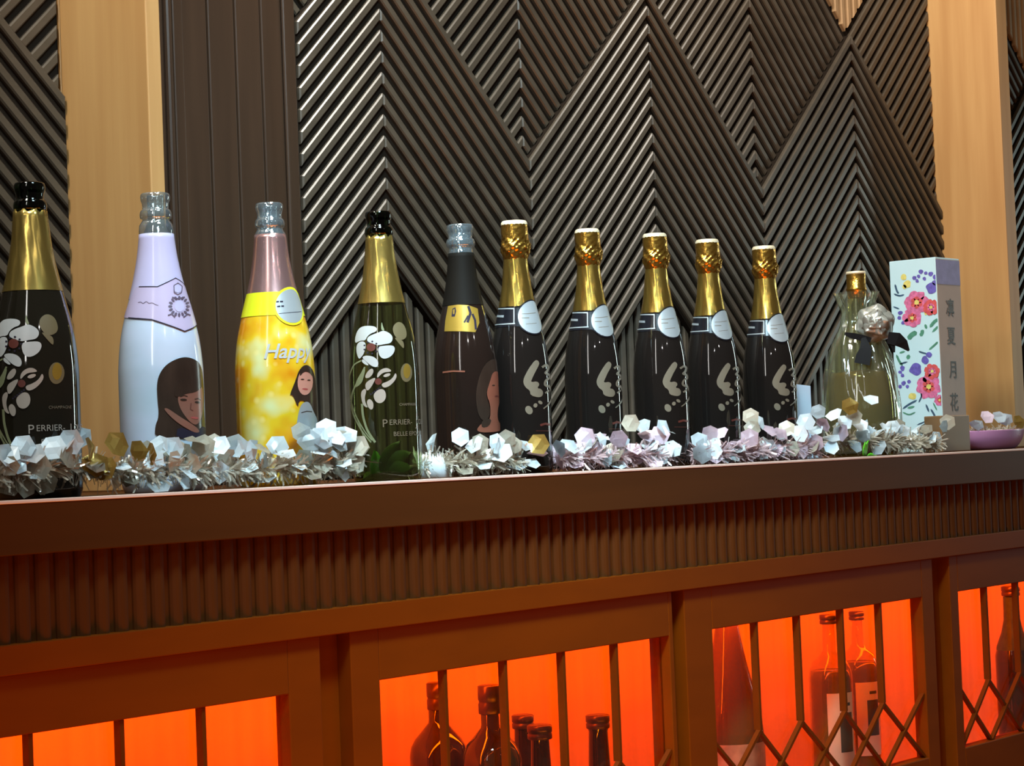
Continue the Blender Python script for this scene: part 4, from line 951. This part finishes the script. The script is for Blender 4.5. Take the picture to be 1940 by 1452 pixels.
for gi, (lab, tk, path, seqs, nr) in enumerate(garlands):
    rn = random.Random(50+gi)
    P3 = [at(a, b, c) for a, b, c in path]
    for p in P3: p.z = max(ZS+0.008, min(p.z, ZS+0.03))
    mid = P3[len(P3)//2].copy(); mid.z = ZS
    g = thing('tinsel_garland', lab, 'garland', mid, 'tinsel and sequin garlands along the counter')
    length = sum((a-b).length for a, b in zip(P3, P3[1:]))
    bm = tinsel_bm(P3, 0.012, int(4200*length), 20+gi)
    for v in bm.verts: v.co -= g.location
    o = link_mesh('tinsel', bm, M[tk], g); o['kind'] = 'stuff'
    bm = bmesh.new(); tube(bm, [p-g.location for p in P3], 0.0016, 6); link_mesh('cord', bm, M[tk], g, True)
    ys = [c for _, _, c in path]; y0 = sum(ys)/len(ys)
    for (px, py, kd, yw, pt) in seqs:
        Y = y0-0.012+rn.uniform(-.004, .012)
        if py < 830: Y += 0.004
        P = at(px, py, Y); sequin(g, P, toward(P, yw, pt), 0.0135*rn.uniform(.85, 1.05), kd, rn)
    kinds = 'wwbbwb' if tk == 'tinsel' else 'wppbwp'
    for k in range(int(nr*1.2)):
        u = rn.random()*(len(P3)-1); i = int(u); f = u-i; c = P3[i]*(1-f)+P3[i+1]*f
        P = c+Vector((rn.uniform(-.01, .01), rn.uniform(-.014, .02), rn.uniform(-.006, .030)))
        sequin(g, P, toward(P, rn.uniform(-1.2, 1.2), rn.uniform(-.1, 1.3)), 0.0125*rn.uniform(.8, 1.05), rn.choice(kinds), rn)
    if gi == 2:                            # stiff white fringe standing at the left end of the short garland
        bm = bmesh.new(); n_ = 18; A_ = at(789, 880, 1.628); B_ = at(850, 880, 1.622); prv = None
        for k in range(n_*2+1):
            q = k/(n_*2); c = A_*(1-q)+B_*q; c.y += 0.006*math.sin(q*7); up = (0.036 if k % 2 else 0.028)*(1-0.35*q)+0.003*math.sin(k*2.3)
            lo_ = bm.verts.new((c.x-g.location.x, c.y-g.location.y-0.004, 0.001)); md_ = bm.verts.new((c.x-g.location.x, c.y-g.location.y, 0.022*(1-0.35*q))); hi_ = bm.verts.new((c.x-g.location.x, c.y-g.location.y+0.004, up))
            if prv: bm.faces.new((prv[0], lo_, md_, prv[1])); bm.faces.new((prv[1], md_, hi_, prv[2]))
            prv = (lo_, md_, hi_)
        o = link_mesh('fringe', bm, M['seqwhite'], g, True); md = o.modifiers.new('thickness', 'SOLIDIFY'); md.thickness = 0.0005
# tinsel in the pink dish
g = thing('tinsel_garland', 'silver tinsel coil with one white sequin lying in the pink dish', 'garland', (Pd.x+0.075, 1.700, ZS+0.012), 'tinsel and sequin garlands along the counter')
pth = [Vector((g.location.x+0.05*math.cos(a), 1.700+0.026*math.sin(a), ZS+0.028)) for a in [k*0.5 for k in range(13)]]
bm = tinsel_bm(pth, 0.008, 1300, 77, 0.5, (0.006, 0.012))
for v in bm.verts: v.co -= g.location
o = link_mesh('tinsel', bm, M['tinsel'], g); o['kind'] = 'stuff'
rn = random.Random(9)
for px, py, kd, yw, pt in ((1905, 795, 'w', 0, .5), (1893, 790, 'w', .4, .6), (1870, 790, 'p', .5, .5), (1850, 805, 'w', .3, .8), (1930, 800, 'g', .7, .2)):
    P = at(px, py, 1.69); sequin(g, P, toward(P, yw, pt), 0.013, kd, rn)

# green leaves
def leafy(name, label, P, n, m, size, seed):
    g = thing(name, label, 'leaf', P); rn = random.Random(seed)
    for k in range(n):
        bm = bmesh.new(); L_ = size*rn.uniform(.8, 1.1); a = rn.uniform(-1.0, 1.0) + (k-(n-1)/2)*0.7; N_ = 8; g1 = []
        for i in range(N_+1):
            u = i/N_; wv = L_*0.32*math.sin(PI*u)**0.8; c = Vector((math.sin(a)*L_*u*0.9, 0, math.cos(a)*L_*u)) + Vector((0, -0.25*L_*u*u, 0)); s = Vector((math.cos(a), 0.2, -math.sin(a)))
            g1.append((bm.verts.new(c-s*wv+Vector((0, .001, 0))), bm.verts.new(c+Vector((0, -.001, 0))), bm.verts.new(c+s*wv+Vector((0, .001, 0)))))
        for p, q in zip(g1, g1[1:]):
            for j in range(2): bm.faces.new((p[j], p[j+1], q[j+1], q[j]))
        for v in bm.verts: v.co.z = max(v.co.z, 0.001)
        o = link_mesh('leaf_blade', bm, m[k % len(m)] if isinstance(m, list) else m, g, True); md = o.modifiers.new('thickness', 'SOLIDIFY'); md.thickness = 0.0008
    return g
P = at(1642, 862, 1.612); P.z = ZS
leafy('green_leaf', 'bright green leaf cluster on the counter edge below the wrapped flask', P, 4, M['leaf'], 0.026, 3)
P = at(722, 890, 1.72); P.z = ZS
leafy('green_sprig', 'bright and dark green leaves standing behind the see-through green bottle', P, 6, [M['leafdark'], M['leafdark'], M['leaf'], M['leafdark']], 0.050, 4)

# ------------------------------------------------------------------ bottles inside the cabinet
SHZ = ZS-0.53
def inner_bottle(name, label, group, px, pytop, Y, prof, Rpx, glass, lid=None, seed=0, shoulder=None):
    """bottle on the cabinet's shelf: prof as (radius / body radius, distance below the top / body radius)"""
    P = at(px, pytop, Y); Z = Vector((P.x, P.y, P.z-CAMZ)).dot(CF); R = Rpx*Z/F; top = P.z; H = top-SHZ
    t = thing(name, label, 'bottle', (P.x, Y, SHZ), group)
    pr = [(r*R, H-d*R) for r, d in prof if H-d*R > 0.01]; pr = pr[::-1]
    body = [(0, 0.002), (R*0.95, 0.0), (R, 0.006)]+pr
    bm = bmesh.new(); lathe(bm, body if body[-1][0] < 1e-6 else body+[(0, body[-1][1])], 40); link_mesh('body', bm, glass, t, True)
    if lid:
        r0, l0 = lid; bm = bmesh.new(); h0 = H-l0*R; h1 = H+0.001
        lathe(bm, [(r0*R*0.98, h0), (r0*R*1.03, h0+0.001), (r0*R*1.03, h0+(h1-h0)*0.35), (r0*R*0.97, h0+(h1-h0)*0.40), (r0*R*0.97, h0+(h1-h0)*0.46), (r0*R*1.04, h0+(h1-h0)*0.5), (r0*R*1.04, h1-0.001), (r0*R*0.9, h1), (0, h1)], 32)
        link_mesh('cap', bm, M['caplid'], t, True)
    return t, R, H
WH = [(0.30, 0.0), (0.30, 1.25), (0.32, 1.35), (0.55, 1.62), (0.80, 1.90), (0.94, 2.15), (1.0, 2.45), (1.0, 3.2)]
inner_bottle('spirit_bottle', 'round shouldered dark spirit bottle, leftmost behind the second glazed door', None, 826, 1295, 1.778, WH, 55, M['amber'], (0.33, 0.9))
inner_bottle('spirit_bottle', 'round shouldered dark spirit bottle with bright shoulder, second from the left behind glass', None, 926, 1300, 1.695, WH, 58, M['amber'], (0.36, 0.9))
SM = [(0.42, 0.0), (0.42, 0.5), (0.38, 0.6), (0.44, 2.2), (0.62, 2.7), (0.9, 3.1), (1.0, 3.4), (1.0, 4.2)]
inner_bottle('small_bottle', 'small dark bottle half hidden behind the second spirit bottle', 'small bottles behind the glass', 990, 1356, 1.76, SM, 44, M['amber'], (0.46, 0.55))
inner_bottle('small_bottle', 'small dark bottle just right of and below its half hidden neighbour', 'small bottles behind the glass', 1022, 1375, 1.71, SM, 46, M['amber'], (0.50, 0.55))
inner_bottle('small_bottle', 'small dark bottle standing alone right of the others behind the second door', 'small bottles behind the glass', 1132, 1356, 1.72, SM, 48, M['amber'], (0.46, 0.5))
SK = [(0.30, -0.6), (0.33, 0.0), (0.36, 0.3), (0.45, 0.8), (0.62, 1.6), (0.80, 2.3), (0.95, 3.0), (1.0, 3.6), (1.0, 5.0)]
t, R, H = inner_bottle('spirit_bottle', 'broad dull brown bottle with worn label at the left of the third glazed door', None, 1376, 1170, 1.72, SK, 62, M['sakered'])
bm = bmesh.new(); lathe(bm, [(R+0.0006, H-5.4*R), (R+0.0006, H-3.75*R)], 40); link_mesh('label', bm, M['labelred'], t, True)
CL = [(0.36, 0.0), (0.36, 0.35), (0.28, 0.4), (0.30, 1.6), (0.46, 1.85), (0.80, 2.15), (0.95, 2.5), (1.0, 2.9), (1.0, 6.0)]
for i, (px, py, Y, lab) in enumerate(((1568, 1166, 1.71, 'clear spirit bottle with cream label, left of the pair behind the third door'), (1622, 1160, 1.76, 'clear spirit bottle with cream label, right of the pair behind the third door'))):
    t, R, H = inner_bottle('spirit_bottle', lab, 'pair of clear spirit bottles', px, py, Y, CL, 41 if i == 0 else 37, M['palebottle'], (0.38, 0.4))
    bm = bmesh.new(); lathe(bm, [(0, 0.005), (R*0.9, 0.005), (R*0.93, 0.01), (R*0.93, H-2.95*R), (R*0.88, H-2.55*R), (0, H-2.55*R)], 32); link_mesh('spirit', bm, M['spirit'], t, True)
    B = Bottle(px, py, Y, H, R, [(1, 0), (1, 1)], SHZ); B.x, B.y = t.location.x, t.location.y; B.az = math.atan2(-B.y, -B.x)
    decal('label', B, [([[(-0.2*R, H-7.2*R), (1.2*R, H-7.2*R), (1.2*R, H-3.5*R), (-0.2*R, H-3.5*R)]], 0, 0), ([[(0.35*R, H-6.2*R), (1.05*R, H-6.2*R), (1.05*R, H-4.4*R), (0.35*R, H-4.4*R)]], 1, 1), ([[(0.5*R, H-4.1*R), (0.95*R, H-4.1*R), (0.95*R, H-3.95*R), (0.5*R, H-3.95*R)]], 1, 1)], [M['labelpaper'], M['labelpatch']], t, off=0.0006)
WN = [(0.40, 0.0), (0.40, 0.3), (0.37, 0.35), (0.40, 1.8), (0.55, 2.5), (0.85, 3.2), (1.0, 3.8), (1.0, 5.0)]
t, R, H = inner_bottle('spirit_bottle', 'dark foil topped bottle behind the rightmost glazed door', None, 1914, 1112, 1.72, WN, 34, M['amber'], (0.50, 0.5))
bm = bmesh.new(); lathe(bm, [(R*0.98+0.0006, H-4.2*R), (R*0.9, H-3.3*R), (R*0.6, H-2.5*R), (R*0.45, H-1.8*R), (R*0.43, H-0.55*R)], 40); link_mesh('neck_foil', bm, M['leafdark'], t, True)
